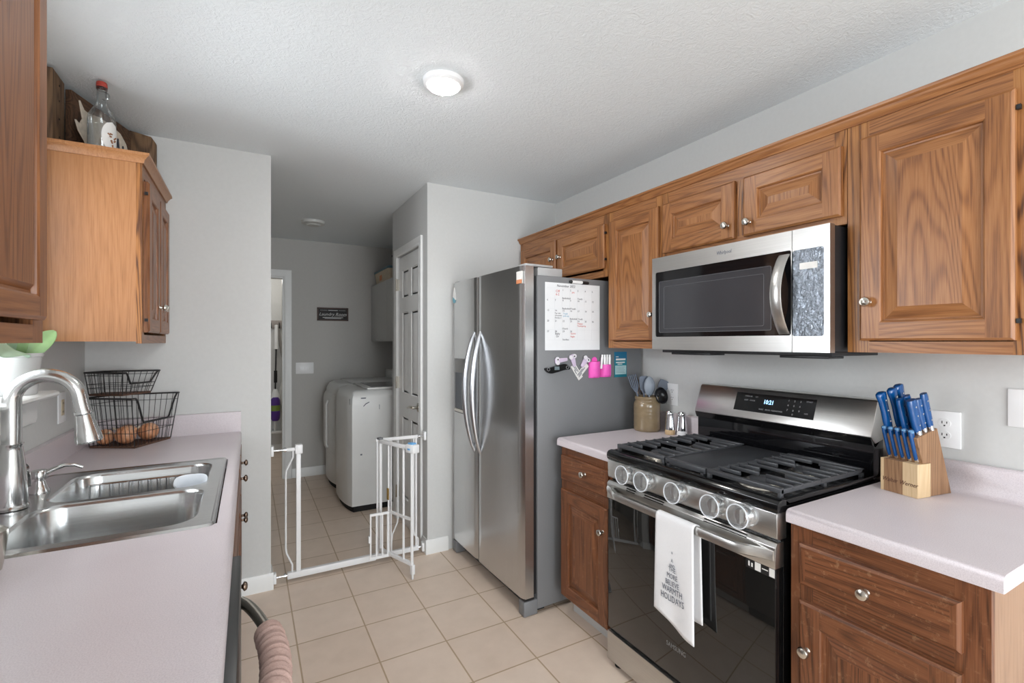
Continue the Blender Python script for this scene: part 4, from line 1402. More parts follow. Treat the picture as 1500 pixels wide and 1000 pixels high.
# right fixed frame
hx = 0.712
mb = MB().box((hx - 0.012, gy - 0.010, ZG - 0.02), (0.972, gy + 0.010, ZG))
build('top_bar', mb, PLASTW, gt, bev=0.002)
for x in (hx, 0.797, 0.962):
    build('upright', MB().tube([(x, gy, 0.05), (x, gy, ZG - 0.01)], 0.0075 if x != 0.797 else 0.0055, 8), PLASTW, gt)
build('bent_rod', MB().tube([(0.842, gy, ZG - 0.02), (0.842, gy, 0.26), (0.838, gy, 0.23), (0.806, gy, 0.16), (0.800, gy, 0.10), (0.800, gy, 0.05)], 0.0052, 8), PLASTW, gt)
build('bent_rod', MB().tube([(0.945, gy, ZG - 0.02), (0.945, gy, 0.16), (0.95, gy, 0.13), (0.975, gy, 0.10), (0.975, gy, 0.055)], 0.0052, 8), PLASTW, gt)
for (z, xe) in ((ZG - 0.010, 1.010), (0.042, 1.012)):
    build('wall_pad', MB().box((xe + 0.001, gy - 0.02, z - 0.028), (xe + 0.001 + (0.0145 if z > 0.5 else 0.0), gy + 0.02, z + 0.028) if z > 0.5 else (xe - 0.014, gy + 0.02, z + 0.028)), PLASTW, gt, bev=0.003)
    build('bolt', MB().tube([(0.965, gy, z), (xe, gy, z)], 0.005, 10).lathe([(0.0, 0.0), (0.012, 0.0), (0.012, 0.012), (0.0, 0.012)], (0.975, gy, z), 16, Matrix.Rotation(PI / 2, 3, 'Y')), CHROME, gt, label='steel bolt')
# swinging door of the gate, open towards the kitchen
pA, pB = Vector((0.722, gy - 0.022, 0)), Vector((0.838, 2.712, 0))
dd = (pB - pA).normalized()
nn = Vector((-dd.y, dd.x, 0))
L = (pB - pA).length
gd = build('gate_door', MB().obox((pA + pB) / 2 + UP * (ZG - 0.012), dd, nn, UP, L / 2, 0.010, 0.011), PLASTW, gt, bev=0.002)
build('bottom_rail', MB().obox((pA + pB) / 2 + UP * 0.092, dd, nn, UP, L / 2, 0.009, 0.010), PLASTW, gd, bev=0.002)
for s, r in ((0.02, 0.009), (0.28, 0.006), (0.74, 0.007), (0.985, 0.009)):
    p = pA.lerp(pB, s)
    build('upright', MB().tube([p + UP * (0.085 if s < 0.9 else 0.062), p + UP * (ZG - 0.015)], r, 8), PLASTW, gd)
build('hinge_cap', MB().obox(pA + UP * (ZG + 0.004), dd, nn, UP, 0.014, 0.013, 0.006), GREYP, gd, label='grey hinge cap')
build('latch', MB().obox(pB + UP * (ZG - 0.012), dd, nn, UP, 0.036, 0.024, 0.025), PLASTW, gd, bev=0.006)
build('latch_button', MB().obox(pB - dd * 0.004 + UP * (ZG + 0.015), dd, nn, UP, 0.020, 0.015, 0.006).obox(pB - dd * 0.004 - nn * 0.0246 + UP * (ZG - 0.014), dd, nn, UP, 0.012, 0.0012, 0.005), plain('sky_blue_button', srgb(110, 172, 222), 0.4), gd, bev=0.002, label='blue button')
build('foot_catch', MB().obox(pB + UP * 0.062, dd, nn, UP, 0.012, 0.010, 0.028).obox(pB + UP * 0.020, dd, nn, UP, 0.005, 0.005, 0.016), PLASTW, gd, bev=0.002)
# little pet door set low in the gate door, swung open
qa = pA.lerp(pB, 0.30)
build('pet_door_rail', MB().obox(pA.lerp(pB, 0.66) + UP * 0.352, dd, nn, UP, L * 0.34, 0.006, 0.007), PLASTW, gd)
qb = Vector((0.640, 2.925, 0))
qd = (qb - qa).normalized()
qn = Vector((-qd.y, qd.x, 0))
qL = (qb - qa).length
pdm = MB().obox((qa + qb) / 2 + UP * 0.345, qd, qn, UP, qL / 2, 0.006, 0.007).obox((qa + qb) / 2 + UP * 0.085, qd, qn, UP, qL / 2, 0.006, 0.007)
for s in (0.08, 0.36, 0.66, 0.96):
    p = qa.lerp(qb, s)
    pdm.tube([p + UP * 0.085, p + UP * 0.345], 0.0055, 8)
pdm.obox(qb + UP * 0.20, qd, qn, UP, 0.008, 0.008, 0.02)
build('pet_door', pdm, PLASTW, gd)
build('brass_plate', MB().obox(pA.lerp(pB, 0.30) - nn * 0.010 + UP * 0.46, dd, nn, UP, 0.010, 0.0015, 0.035), GOLDM, gd, label='small brass plate')

# ------------------------------------------------------------------ fridge (built in its own axes, then turned 1.2 degrees)
fr = thing('refrigerator', (1.205, 2.062, 0.0), 'side by side stainless steel fridge with grey side, beside the pantry', 'refrigerator', rotz=math.radians(1.2))
build('body', MB().box((0.088, 0.0, 0.025), (0.815, 0.905, 1.735)), GREYP, fr, local=True, bev=0.004)
build('door_gasket', MB().box((0.068, 0.012, 0.10), (0.088, 0.895, 1.73)), DARKP, fr, local=True, label='black gasket')
SPL = 0.522
STEELHD = plain('handle_steel', srgb(196, 198, 202), 0.3, 1.0, var=0.02)


def fdoor(y0, y1):
    mb = MB()
    out = []
    n = 18
    for k in range(n + 1):
        v = k / n
        y = y0 + (y1 - y0) * v
        yy = (y - 0.455) / 0.455
        e = min(v, 1 - v) * (y1 - y0)
        rr = 0.010
        edge = rr - math.sqrt(max(0, rr * rr - max(0, rr - e) ** 2)) if e < rr else 0
        out.append((0.006 * yy * yy + edge, y))
    out += [(0.066, y1), (0.066, y0)]
    mb.loft([[Vector((x, y, z)) for x, y in out] for z in (0.092, 1.780)])
    return mb


rd = build('fridge_door', fdoor(0.002, SPL - 0.002), STEELV, fr, local=True, ang=50)
ld = build('freezer_door', fdoor(SPL + 0.002, 0.905), STEELV, fr, local=True, ang=50)


def fhandle(door, y, s):
    pts = []
    n = 22
    for k in range(n + 1):
        u = k / n
        z = 0.735 + 0.715 * u
        b = math.sin(PI * u) ** 0.75 if 0 < u < 1 else 0
        pts.append((0.004 - 0.062 * b, y + s * 0.012 * b, z))
    return build('handle', MB().tube(pts, 0.0125, 12, radii=[0.011 + 0.006 * math.sin(PI * k / n) for k in range(n + 1)]), STEELHD, door, local=True, label='bowed steel handle')


fhandle(rd, SPL - 0.040, -1)
fhandle(ld, SPL + 0.040, 1)
dp = build('dispenser', MB().box((-0.004, 0.675, 0.935), (0.010, 0.850, 1.285)), plain('dispenser_grey', srgb(120, 118, 116), 0.35, 0.6), ld, local=True, bev=0.003, label='grey dispenser frame')
build('dispenser_recess', MB().box((-0.0055, 0.690, 0.965), (0.0, 0.836, 1.195)), black_glass('recess_dark', (0.03, 0.035, 0.045, 1), 0.15), dp, local=True, label='dark recess')
build('drip_tray', MB().box((-0.012, 0.690, 0.945), (0.0, 0.836, 0.962)), NICKEL, dp, local=True)
build('base_grille', MB().box((0.060, 0.05, 0.022), (0.09, 0.855, 0.085)), DARKP, fr, local=True, bev=0.003, label='dark recessed grille')
build('corner_foot', MB().box((0.008, 0.0, 0.002), (0.09, 0.055, 0.078)), GREYP, fr, local=True, bev=0.006)
build('corner_foot', MB().box((0.008, 0.850, 0.002), (0.09, 0.905, 0.078)), GREYP, fr, local=True, bev=0.006)
build('hinge_cover', MB().box((0.02, 0.006, 1.780), (0.19, 0.075, 1.792)).box((0.095, 0.006, 1.735), (0.25, 0.085, 1.778)), plain('hinge_grey', srgb(170, 170, 170), 0.4), fr, local=True, bev=0.004)
build('hinge_cover', MB().box((0.02, 0.83, 1.780), (0.19, 0.90, 1.792)).box((0.095, 0.82, 1.735), (0.25, 0.90, 1.778)), plain('hinge_grey2', srgb(170, 170, 170), 0.4), fr, local=True, bev=0.004)
build('bottom_hinge', MB().box((0.012, 0.004, 0.080), (0.070, 0.060, 0.092)), DARKP, fr, local=True)
build('foot', MB().box((0.10, 0.03, 0.0), (0.15, 0.08, 0.026)).box((0.10, 0.83, 0.0), (0.15, 0.88, 0.026)).box((0.72, 0.03, 0.0), (0.77, 0.08, 0.026)).box((0.72, 0.83, 0.0), (0.77, 0.88, 0.026)), RUBBER, fr, local=True)
stk = build('energy_sticker', MB().box((-0.0005, 0.012, 1.690), (0.0085, 0.062, 1.752)), PAPER, rd, local=True, label='small white sticker')
build('sticker_print', MB().box((-0.0012, 0.012, 1.690), (0.004, 0.062, 1.710)), ORANGE, stk, local=True, label='orange strip')
mb = MB().prism([(0.850, 1.668), (0.862, 1.650), (0.882, 1.650), (0.894, 1.668), (0.892, 1.69), (0.872, 1.752), (0.852, 1.69)], lambda u, v, h: Vector((h, u, v)), 0.0015, 0.008)
dt = build('drop_sticker', mb, PAPER, ld, local=True, label='drop shaped sticker')
mb = MB().prism([(0.850, 1.668), (0.862, 1.650), (0.882, 1.650), (0.894, 1.668), (0.892, 1.69)], lambda u, v, h: Vector((h, u, v)), 0.0010, 0.006)
build('sticker_print', mb, plain('aqua_print', srgb(98, 160, 178), 0.5), dt, local=True, label='aqua lower half')

# things held on the fridge's side (its plane, turned like the fridge)
fa = math.radians(1.2)
FR = Vector((math.cos(fa), math.sin(fa), 0))
FN = Vector((math.sin(fa), -math.cos(fa), 0))
F0 = Vector((1.205, 2.062, 0))


def FP(x, z, h=0.0):
    """point on the fridge side at world x (approx), height z, h out of the panel"""
    return F0 + FR * ((x - 1.205) / math.cos(fa)) + FN * h + Vector((0, 0, z))


def fbox(mb, x0, x1, z0, z1, h0, h1, mat=0):
    c = (FP(x0, z0, h0) + FP(x1, z1, h1)) / 2
    return mb.obox(c, FR, UP, FN, abs(x1 - x0) / 2, abs(z1 - z0) / 2, abs(h1 - h0) / 2, mat)


wb = thing('whiteboard_calendar', tuple(FP(1.52, 1.35, 0)), 'white magnetic calendar board with handwriting on the fridge side', 'calendar')
bd = build('board', fbox(MB(), 1.339, 1.703, 1.349, 1.703, 0.0003, 0.003), WBOARD, wb)
mb = MB()
cx0, cw, cz0, ch = 1.348, 0.0495, 1.675, 0.0545
for k in range(8):
    fbox(mb, cx0 + cw * k - 0.0004, cx0 + cw * k + 0.0004, cz0 - 5 * ch, cz0, 0.003, 0.0034)
for k in range(6):
    fbox(mb, cx0, cx0 + 7 * cw, cz0 - ch * k - 0.0004, cz0 - ch * k + 0.0004, 0.003, 0.0034)
build('grid_lines', mb, LINE, bd)
bk, rd_, bl = MB(), MB(), MB()


def note(dst, s, col, row, dx, dz, size):
    merge(dst, lettering(s, size, FP(cx0 + cw * col + dx, cz0 - ch * row - dz, 0.0033), FR, UP, None, 'mb', ext=0.0002))


merge(bk, lettering('November 2022', 0.018, FP(1.412, 1.682, 0.0033), FR, UP, None, 'mb', shear=0.2))
d = 1
for row in range(5):
    for col in range(7):
        if row == 0 and col < 2 or d > 30:
            continue
        note(bk, str(d), col, row, 0.002, 0.013, 0.013)
        d += 1
note(rd_, 'Off', 1, 0, 0.008, 0.022, 0.019)
note(rd_, '6-2', 1, 0, 0.008, 0.038, 0.017)
note(rd_, 'pm', 3, 0, 0.014, 0.022, 0.014)
note(bk, 'Basketball', 2, 1, 0.0, 0.001, 0.0135)
note(bk, 'Youth', 4, 1, 0.002, 0.001, 0.0135)
note(bk, 'Basketball', 2, 2, 0.0, 0.001, 0.0135)
note(bk, 'Youth', 3, 2, 0.006, 0.001, 0.0135)
for k, s in enumerate(('Pay rent', 'Groceries', 'Dentist 4')):
    note(bk, s, 1, 2, 0.002, 0.026 + 0.012 * k, 0.011)
for k, s in enumerate(('Trash', 'pick up')):
    note(bl, s, 2, 2, 0.006, 0.028 + 0.012 * k, 0.013)
note(bk, 'Basketball', 3, 3, 0.0, 0.0, 0.0125)
note(bk, 'Youth', 4, 3, 0.006, 0.0, 0.0125)
note(rd_, 'Happy', 4, 3, 0.002, 0.025, 0.014)
note(rd_, 'Thanksgiving', 4, 3, 0.0, 0.037, 0.0115)
note(bk, 'Church', 2, 4, 0.0, -0.002, 0.0125)
note(bk, 'Baby', 1, 4, 0.004, 0.026, 0.016)
note(bk, 'Dr', 1, 4, 0.010, 0.040, 0.016)
note(bk, 'Sundaes', 2, 4, 0.002, 0.056, 0.013)
note(rd_, 'Game', 3, 4, 0.006, 0.024, 0.014)
note(rd_, 'Night', 3, 4, 0.004, 0.040, 0.013)
build('lettering', bk, INK, bd, label='dark handwriting')
build('lettering', rd_, INKR, bd, label='red handwriting')
build('lettering', bl, INKB, bd, label='blue handwriting')
# marker above the board
mk = thing('marker_pen', tuple(FP(1.56, 1.712, 0.01)), 'white marker pen with black cap lying at the top of the calendar', 'marker')
rotm = UP.rotation_difference(FR).to_matrix()
build('barrel', MB().lathe([(0.0, 0.0), (0.0085, 0.0), (0.0085, 0.068), (0.0, 0.068)], FP(1.505, 1.7125, 0.010), 14, rotm), PLASTW, mk)
build('cap', MB().lathe([(0.0, 0.0), (0.009, 0.0), (0.0088, 0.040), (0.007, 0.044), (0.0, 0.044)], FP(1.573, 1.7115, 0.010), 14, rotm), DARKP, mk, label='black cap')
build('end_plug', MB().lathe([(0.0, 0.0), (0.006, 0.0), (0.0088, 0.006), (0.0085, 0.014), (0.0, 0.014)], FP(1.491, 1.7125, 0.010), 14, rotm), DARKP, mk, label='black end')
# folding thermometer
tmr = thing('folding_thermometer', tuple(FP(1.41, 1.254, 0.0)), 'black folding kitchen thermometer held on the fridge side', 'thermometer')
pts = []
for k in range(24):
    a = 2 * PI * k / 24
    pts.append((0.078 * math.copysign(abs(math.cos(a)) ** 0.6, math.cos(a)), 0.017 * math.sin(a) + 0.006 * math.sin(math.cos(a) * 4) - 0.004))
mb = MB().loft([[FP(1.411 + u, 1.257 + v + 0.06 * u, h) for u, v in pts] for h in (0.0005, 0.014, 0.017)])
build('case', mb, BLACKE, tmr)
build('screen', fbox(MB(), 1.388, 1.418, 1.247, 1.265, 0.017, 0.0182), plain('lcd_grey', srgb(110, 124, 128), 0.3), tmr, label='grey display')
mb = MB()
for (x, r) in ((1.350, 0.008), (1.471, 0.008)):
    mb.tube([FP(x + r * math.cos(2 * PI * k / 16), 1.255 + r * math.sin(2 * PI * k / 16) + 0.06 * (x - 1.411), 0.0172) for k in range(16)], 0.0016, 6, closed=True)
build('ring', mb, GREYP, tmr, label='grey rings')


def magnet_clip(label, a, b, wdt):
    a, b = Vector(a), Vector(b)
    t = thing('magnet_clip', tuple(FP((a.x + b.x) / 2, (a.y + b.y) / 2, 0.0)), label, 'clip', 'lavender clips on the fridge side')
    d = (b - a).normalized()
    s = Vector((-d.y, d.x))
    L = (b - a).length
    out = []
    for (u, v) in ((0, -1), (0.1 * L, -1.1), (L * 0.9, -0.7), (L, -0.6), (L, 0.6), (L * 0.9, 0.7), (0.1 * L, 1.1), (0, 1)):
        p = a + d * u + s * (v * wdt / 2)
        out.append((p.x, p.y))
    build('jaw', MB().loft([[FP(x, z, h) for x, z in out] for h in (0.004, 0.012)]), LAV, t, bev=0.002)
    mb = MB()
    c = a + d * 0.012
    for s2 in (-1, 1):
        e = c + s * (s2 * wdt * 0.42)
        mb.lathe([(0.0, 0.0), (0.011, 0.0), (0.011, 0.006), (0.0, 0.007)], FP(e.x, e.y, 0.011), 16, UP.rotation_difference(FN).to_matrix())
    build('grip', mb, plain('clip_white', srgb(226, 222, 228), 0.4), t, label='whitish round grips')
    mb = MB()
    e = c + s * (wdt * 0.3)
    mb.lathe([(0.0, 0.0), (0.004, 0.0), (0.004, 0.002), (0.0, 0.002)], FP(e.x, e.y, 0.0175), 12, UP.rotation_difference(FN).to_matrix())
    build('rivet', mb, DARKP, t, label='dark rivet')
    return t


magnet_clip('lavender clip above the black thermometer', (1.398, 1.292), (1.476, 1.301), 0.024)
magnet_clip('lavender clip pointing straight down, left of the two holding cards', (1.505, 1.325), (1.525, 1.262), 0.030)
magnet_clip('lavender clip tilted to the left, right one holding cards', (1.612, 1.310), (1.572, 1.258), 0.030)


def card(label, c, ang, wd, ht, h, marks):
    c = Vector(c)
    ca, sa = math.cos(ang), math.sin(ang)
    def q(u, v, hh):
        return FP(c.x + u * ca - v * sa, c.y + u * sa + v * ca, hh)
    mb = MB().loft([[q(-wd / 2, -ht / 2, x), q(wd / 2, -ht / 2, x), q(wd / 2, ht / 2, x), q(-wd / 2, ht / 2, x)] for x in (h, h + 0.0008)])
    t = tag(build('coupon_card', mb, PAPER), label, 'card')
    mb = MB()
    for (u, v, l) in marks:
        mb.loft([[q(u, v - 0.002, x), q(u + l, v - 0.002, x), q(u + l, v + 0.002, x), q(u, v + 0.002, x)] for x in (h + 0.0008, h + 0.0012)])
    build('print', mb, INKG, t, label='grey print')
    return t


card('white printed paper strip hanging from the left lavender clip', (1.545, 1.232), -0.95, 0.092, 0.034, 0.0010, [(-0.03, 0.008, 0.05), (-0.035, 0.0, 0.03), (-0.02, -0.008, 0.045)])
card('white printed paper strip hanging from the right lavender clip', (1.580, 1.236), 0.78, 0.098, 0.030, 0.0028, [(-0.04, 0.007, 0.05), (-0.035, 0.0, 0.06), (-0.04, -0.007, 0.03)])
# pink cup pair with white pens
pc = thing('pen_cup', tuple(FP(1.68, 1.196, 0.0)), 'hot pink double pen cup stuck on the fridge side', 'pen cup')
def half(cx, r, z0, z1):
    pts = [(cx + r, 0.0005)] + [(cx + r * math.cos(a), 0.0005 + r * 0.9 * math.sin(a)) for a in [PI * k / 14 for k in range(1, 14)]] + [(cx - r, 0.0005)]
    mb = MB()
    mb.loft([[FP(x, z, h * f + 0.0005 * (1 - f)) for x, h in pts] for z, f in ((z0, 0.75), (z0 + 0.012, 1.0), (z1, 1.0))])
    return mb
build('large_cup', half(1.662, 0.036, 1.196, 1.285), PINK, pc, ang=60)
build('small_cup', half(1.741, 0.038, 1.198, 1.268), PINK, pc, ang=60)
build('back_tab', MB().loft([[FP(1.665 + 0.018 * math.cos(a), 1.290 + 0.020 * math.sin(a), h) for a in [2 * PI * k / 16 for k in range(16)]] for h in (0.0005, 0.006)]), PINK, pc)
for k, (x, dx, lab) in enumerate(((1.700, 0.012, 'white pen leaning at the left in the pink cup'), (1.722, 0.003, 'white pen second from left in the pink cup'), (1.740, 0.006, 'white pen third from left in the pink cup'), (1.757, 0.004, 'white pen at the right in the pink cup'))):
    a, b = FP(x, 1.245, 0.018 + 0.004 * (k % 2)), FP(x + dx, 1.322, 0.016 + 0.004 * (k % 2))
    pn = thing('pen', tuple(a), lab, 'pen', 'white pens in the pink cup')
    build('barrel', MB().tube([a, a.lerp(b, 0.82)], 0.0068, 10), PLASTW, pn)
    build('clip_end', MB().tube([a.lerp(b, 0.82), b], 0.0055, 10), PLASTW, pn)
# teal booklet
tb = tag(build('booklet', fbox(MB(), 1.812, 1.905, 1.192, 1.336, 0.0005, 0.003), TEAL), 'teal printed card on the fridge side beside the pink cup', 'card')
mb = fbox(MB(), 1.817, 1.900, 1.208, 1.258, 0.003, 0.0036)
build('text_panel', mb, plain('pale_teal', srgb(170, 204, 206), 0.5), tb, label='pale text panel')
build('header', fbox(MB(), 1.812, 1.905, 1.290, 1.336, 0.003, 0.0034), TEALD, tb, label='darker header')
mb = MB()
for (x0, x1, z, h) in ((1.822, 1.842, 1.308, 0.002), (1.822, 1.895, 1.293, 0.005), (1.822, 1.890, 1.276, 0.003), (1.835, 1.870, 1.266, 0.002)):
    fbox(mb, x0, x1, z - h, z + h, 0.0034, 0.0040)
build('print', mb, PAPER, tb, label='white print')
mb = MB()
for k in range(5):
    fbox(mb, 1.822, 1.890 - 0.006 * (k % 2), 1.249 - 0.008 * k, 1.2505 - 0.008 * k, 0.0036, 0.0040)
build('print', mb, INKG, tb, label='grey print')

# ------------------------------------------------------------------ microwave
mw = thing('microwave', (1.84, 1.23, 1.357), 'stainless over the range microwave with black window', 'microwave')
FX = 1.645
build('body', MB().box((FX + 0.03, 0.850, 1.362), (2.036, 1.620, 1.778)), DARKP, mw, bev=0.002)
build('vent_underside', MB().box((FX + 0.05, 0.865, 1.345), (2.0, 1.605, 1.362)).box((FX + 0.06, 1.35, 1.336), (1.80, 1.56, 1.346)).box((FX + 0.06, 0.88, 1.336), (1.80, 1.05, 1.346)), DARKP, mw, bev=0.002)
YS = 0.9685
mdoor = MB()
def fronthole(mb, y0, y1, z0, z1, hy0, hy1, hz0, hz1, x, t, r=0.008):
    outer = [(y0, z0), (y1, z0), (y1, z1), (y0, z1)]
    hole = rrect(hy0, hy1, hz0, hz1, r, 4)
    mb.holed(outer, [hole], lambda u, v: Vector((x, u, v)))
    mb.loft([[Vector((x, u, v)) for u, v in outer], [Vector((x + t, u, v)) for u, v in outer]], False, True)
    mb.loft([[Vector((x, u, v)) for u, v in hole], [Vector((x + 0.003, u, v)) for u, v in hole]], False, False)
    return mb
dm = build('door', fronthole(MB(), YS + 0.001, 1.620, 1.358, 1.779, 0.972, 1.600, 1.416, 1.712, FX, 0.029), STEELH, mw)
build('window', MB().loft([[Vector((x, u, v)) for u, v in rrect(0.9705, 1.6015, 1.4145, 1.7135, 0.008, 4)] for x in (FX + 0.0025, FX + 0.006)]), BLKG, dm, label='black glass')
build('window_screen', MB().loft([[Vector((x, u, v)) for u, v in rrect(1.045, 1.578, 1.436, 1.668, 0.006, 4)] for x in (FX + 0.0022, FX + 0.0035)]), MWSCR, dm, label='grey mesh area')
mb = MB()
for ins, zt_ in ((0.0, 0), (0.028, 0)):
    rr = [Vector((FX + 0.0018, u, v)) for u, v in rrect(1.045 + ins, 1.578 - ins, 1.436 + ins * 0.6, 1.668 - ins * 0.9, 0.006, 3)]
    mb.tube(rr, 0.0012, 6, closed=True)
build('screen_lines', mb, plain('screen_line', srgb(92, 92, 96), 0.4), dm)
build('control_column', fronthole(MB(), 0.8455, YS - 0.001, 1.358, 1.779, 0.864, 0.9675, 1.413, 1.708, FX, 0.029), STEELH, mw)
mb = MB()
mb.grid(30, 60, lambda u, v: Vector((FX + 0.002 - 0.0010 * math.sin(u * 31 + 3 * math.sin(v * 17)) * math.sin(v * 47 + 2 * math.sin(u * 9)), 0.8635 + 0.1045 * u, 1.4125 + 0.296 * v)))
kp = build('keypad', mb, FILM, mw, ang=180, label='keypad under crinkled clear film')
build('display_label', MB().box((FX + 0.0002, 0.885, 1.640), (FX + 0.0012, 0.943, 1.662)), PAPER, kp, label='white label')
pts = []
n = 20
mb = MB()
loops = []
for k in range(n + 1):
    u = k / n
    z = 1.700 - 0.280 * u
    b = math.sin(PI * u) ** 0.8 if 0 < u < 1 else 0
    x = FX + 0.002 - 0.055 * b
    yc = 0.996
    w2_ = 0.020
    loops.append([Vector((x, yc - w2_, z)), Vector((x - 0.004, yc - w2_ * 0.7, z)), Vector((x - 0.004, yc + w2_ * 0.7, z)), Vector((x, yc + w2_, z)), Vector((x + 0.007, yc + w2_ * 0.8, z)), Vector((x + 0.007, yc - w2_ * 0.8, z))])
mb.loft(loops)
build('handle', mb, STEELH, dm, label='bowed steel handle')
lettering('Whirlpool', 0.020, (FX - 0.0004, 1.272, 1.742), (0, -1, 0), (0, 0, 1), INKG, dm, label='grey brand lettering', shear=0.15, sx=0.8)

# ------------------------------------------------------------------ gas range
rg = thing('gas_range', (1.68, 1.222, 0), 'stainless and black gas range with five covered knobs', 'range')
RY0_, RY1_ = 0.846, 1.600
RX = 1.360
build('body', MB().box((1.40, RY0_ + 0.003, 0.03), (2.00, RY1_ - 0.003, 0.895)), BLACKE, rg, bev=0.003)
# cooktop with rounded front lip
pr = [(1.362, 0.888), (1.358, 0.900), (1.360, 0.915), (1.368, 0.923), (1.382, 0.926), (1.40, 0.924), (1.42, 0.912), (1.90, 0.912), (1.93, 0.918), (1.93, 0.888)]
build('cooktop', MB().loft([[Vector((x, RY0_ - 0.004, z)) for x, z in pr], [Vector((x, RY1_ + 0.004, z)) for x, z in pr]]).box((1.40, RY0_ - 0.004, 0.905), (1.92, RY0_ + 0.012, 0.924)).box((1.40, RY1_ - 0.012, 0.905), (1.92, RY1_ + 0.004, 0.924)), BLACKE, rg, bev=0.002)
pr = [(1.360, 0.887), (1.362, 0.813), (1.372, 0.806), (1.41, 0.806), (1.41, 0.887)]
fa_ = build('control_fascia', MB().loft([[Vector((x, RY0_, z)) for x, z in pr], [Vector((x, RY1_, z)) for x, z in pr]]), STEELH, rg, bev=0.003)
build('fascia_gap', MB().box((1.385, RY0_ + 0.004, 0.797), (1.42, RY1_ - 0.004, 0.806)), BLACKE, rg, label='black gap')
rotk = UP.rotation_difference(Vector((-1, 0, 0.06))).to_matrix()
for y in (1.452, 1.347, 1.194, 1.038, 0.937):
    c = Vector((1.361, y, 0.857))
    kb = build('knob', MB().lathe([(0.0, 0.0), (0.030, 0.0), (0.030, 0.006), (0.024, 0.010), (0.023, 0.036), (0.020, 0.040), (0.0, 0.040)], c, 24, rotk).obox(c + Vector((-0.044, 0, 0.002)), Vector((1, 0, 0)), Vector((0, 1, 0)), Vector((0, 0, 1)), 0.006, 0.005, 0.021), STEELF, rg, label='steel control knob')
    cv = MB().lathe([(0.036, 0.001), (0.0365, 0.030), (0.037, 0.050), (0.036, 0.055), (0.033, 0.056), (0.020, 0.055), (0.0, 0.0555)], c, 28, rotk, caps=False)
    cv.lathe([(0.0345, 0.0545), (0.0375, 0.0545), (0.0375, 0.057), (0.0345, 0.057), (0.0345, 0.0545)], c, 28, rotk, mat=1, caps=False)
    build('knob_cover', cv, [COVER, CLEARW], kb, label='clear plastic knob cover')
# oven door
od = build('oven_door', MB().box((1.366, RY0_ + 0.004, 0.165), (1.398, RY1_ - 0.004, 0.722)), BLACKE, rg, bev=0.003)
build('door_glass', MB().box((1.360, RY0_ + 0.004, 0.167), (1.3662, RY1_ - 0.004, 0.722)), OVENG, od, bev=0.002, label='black glass')
pr = [(1.356, 0.722), (1.356, 0.785), (1.366, 0.797), (1.40, 0.797), (1.40, 0.722)]
build('door_rail', MB().loft([[Vector((x, RY0_ + 0.002, z)) for x, z in pr], [Vector((x, RY1_ - 0.002, z)) for x, z in pr]]), STEELH, od, bev=0.002)
for (a, b) in ((1.43, 1.48), (1.28, 1.38), (0.94, 1.10)):
    build('vent_slot', MB().box((1.3585, a, 0.7905), (1.372, b, 0.7935)), BLACKE, od, label='black vent slot')
    build('vent_slot', MB().box((1.3552, a, 0.7830), (1.360, b, 0.7858)), BLACKE, od, label='black vent slot')
loops = []
n = 24
for k in range(n + 1):
    u = k / n
    y = 1.594 - 0.742 * u
    b = min(1, min(u, 1 - u) * 7)
    b = b * b * (3 - 2 * b)
    x = 1.356 - 0.046 * b
    loops.append([Vector((x, y, 0.745)), Vector((x - 0.005, y, 0.749)), Vector((x - 0.006, y, 0.766)), Vector((x - 0.002, y, 0.775)), Vector((x + 0.014, y, 0.775)), Vector((x + 0.014, y, 0.745))])
build('handle', MB().loft(loops), STEELH, od, bev=0, label='broad steel handle bar')
lettering('SAMSUNG', 0.024, (1.3593, 1.268, 0.270), (0, -1, 0), (0, 0, 1), plain('silver_print', srgb(120, 118, 116), 0.4), od, label='grey brand lettering', sx=0.82)
sl = build('sticker_strip', MB().box((1.3590, 0.848, 0.693), (1.3600, 0.945, 0.722)), DARKP, od, label='black and white sticker strip')
mb = MB().box((1.3586, 0.851, 0.695), (1.3591, 0.868, 0.720)).box((1.3586, 0.895, 0.695), (1.3591, 0.914, 0.720)).box((1.3586, 0.931, 0.700), (1.3591, 0.936, 0.715)).box((1.3586, 0.921, 0.700), (1.3591, 0.926, 0.712)).box((1.3586, 0.872, 0.707), (1.3591, 0.891, 0.710))
build('sticker_print', mb, PAPER, sl, label='white squares and marks')
build('bottom_drawer', MB().box((1.358, RY0_ + 0.003, 0.030), (1.40, RY1_ - 0.001, 0.150)), STEELH, rg, bev=0.003)
build('drawer_gap', MB().box((1.372, RY0_ + 0.004, 0.150), (1.40, RY1_ - 0.004, 0.166)), BLACKE, rg, label='black gap')
for (x, y) in ((1.40, RY0_ + 0.05), (1.40, RY1_ - 0.035), (1.95, RY0_ + 0.05), (1.95, RY1_ - 0.05)):
    build('foot', MB().lathe([(0.0, 0.0), (0.022, 0.0), (0.022, 0.012), (0.010, 0.016), (0.010, 0.032), (0.0, 0.032)], (x, y, 0), 16), RUBBER, rg)
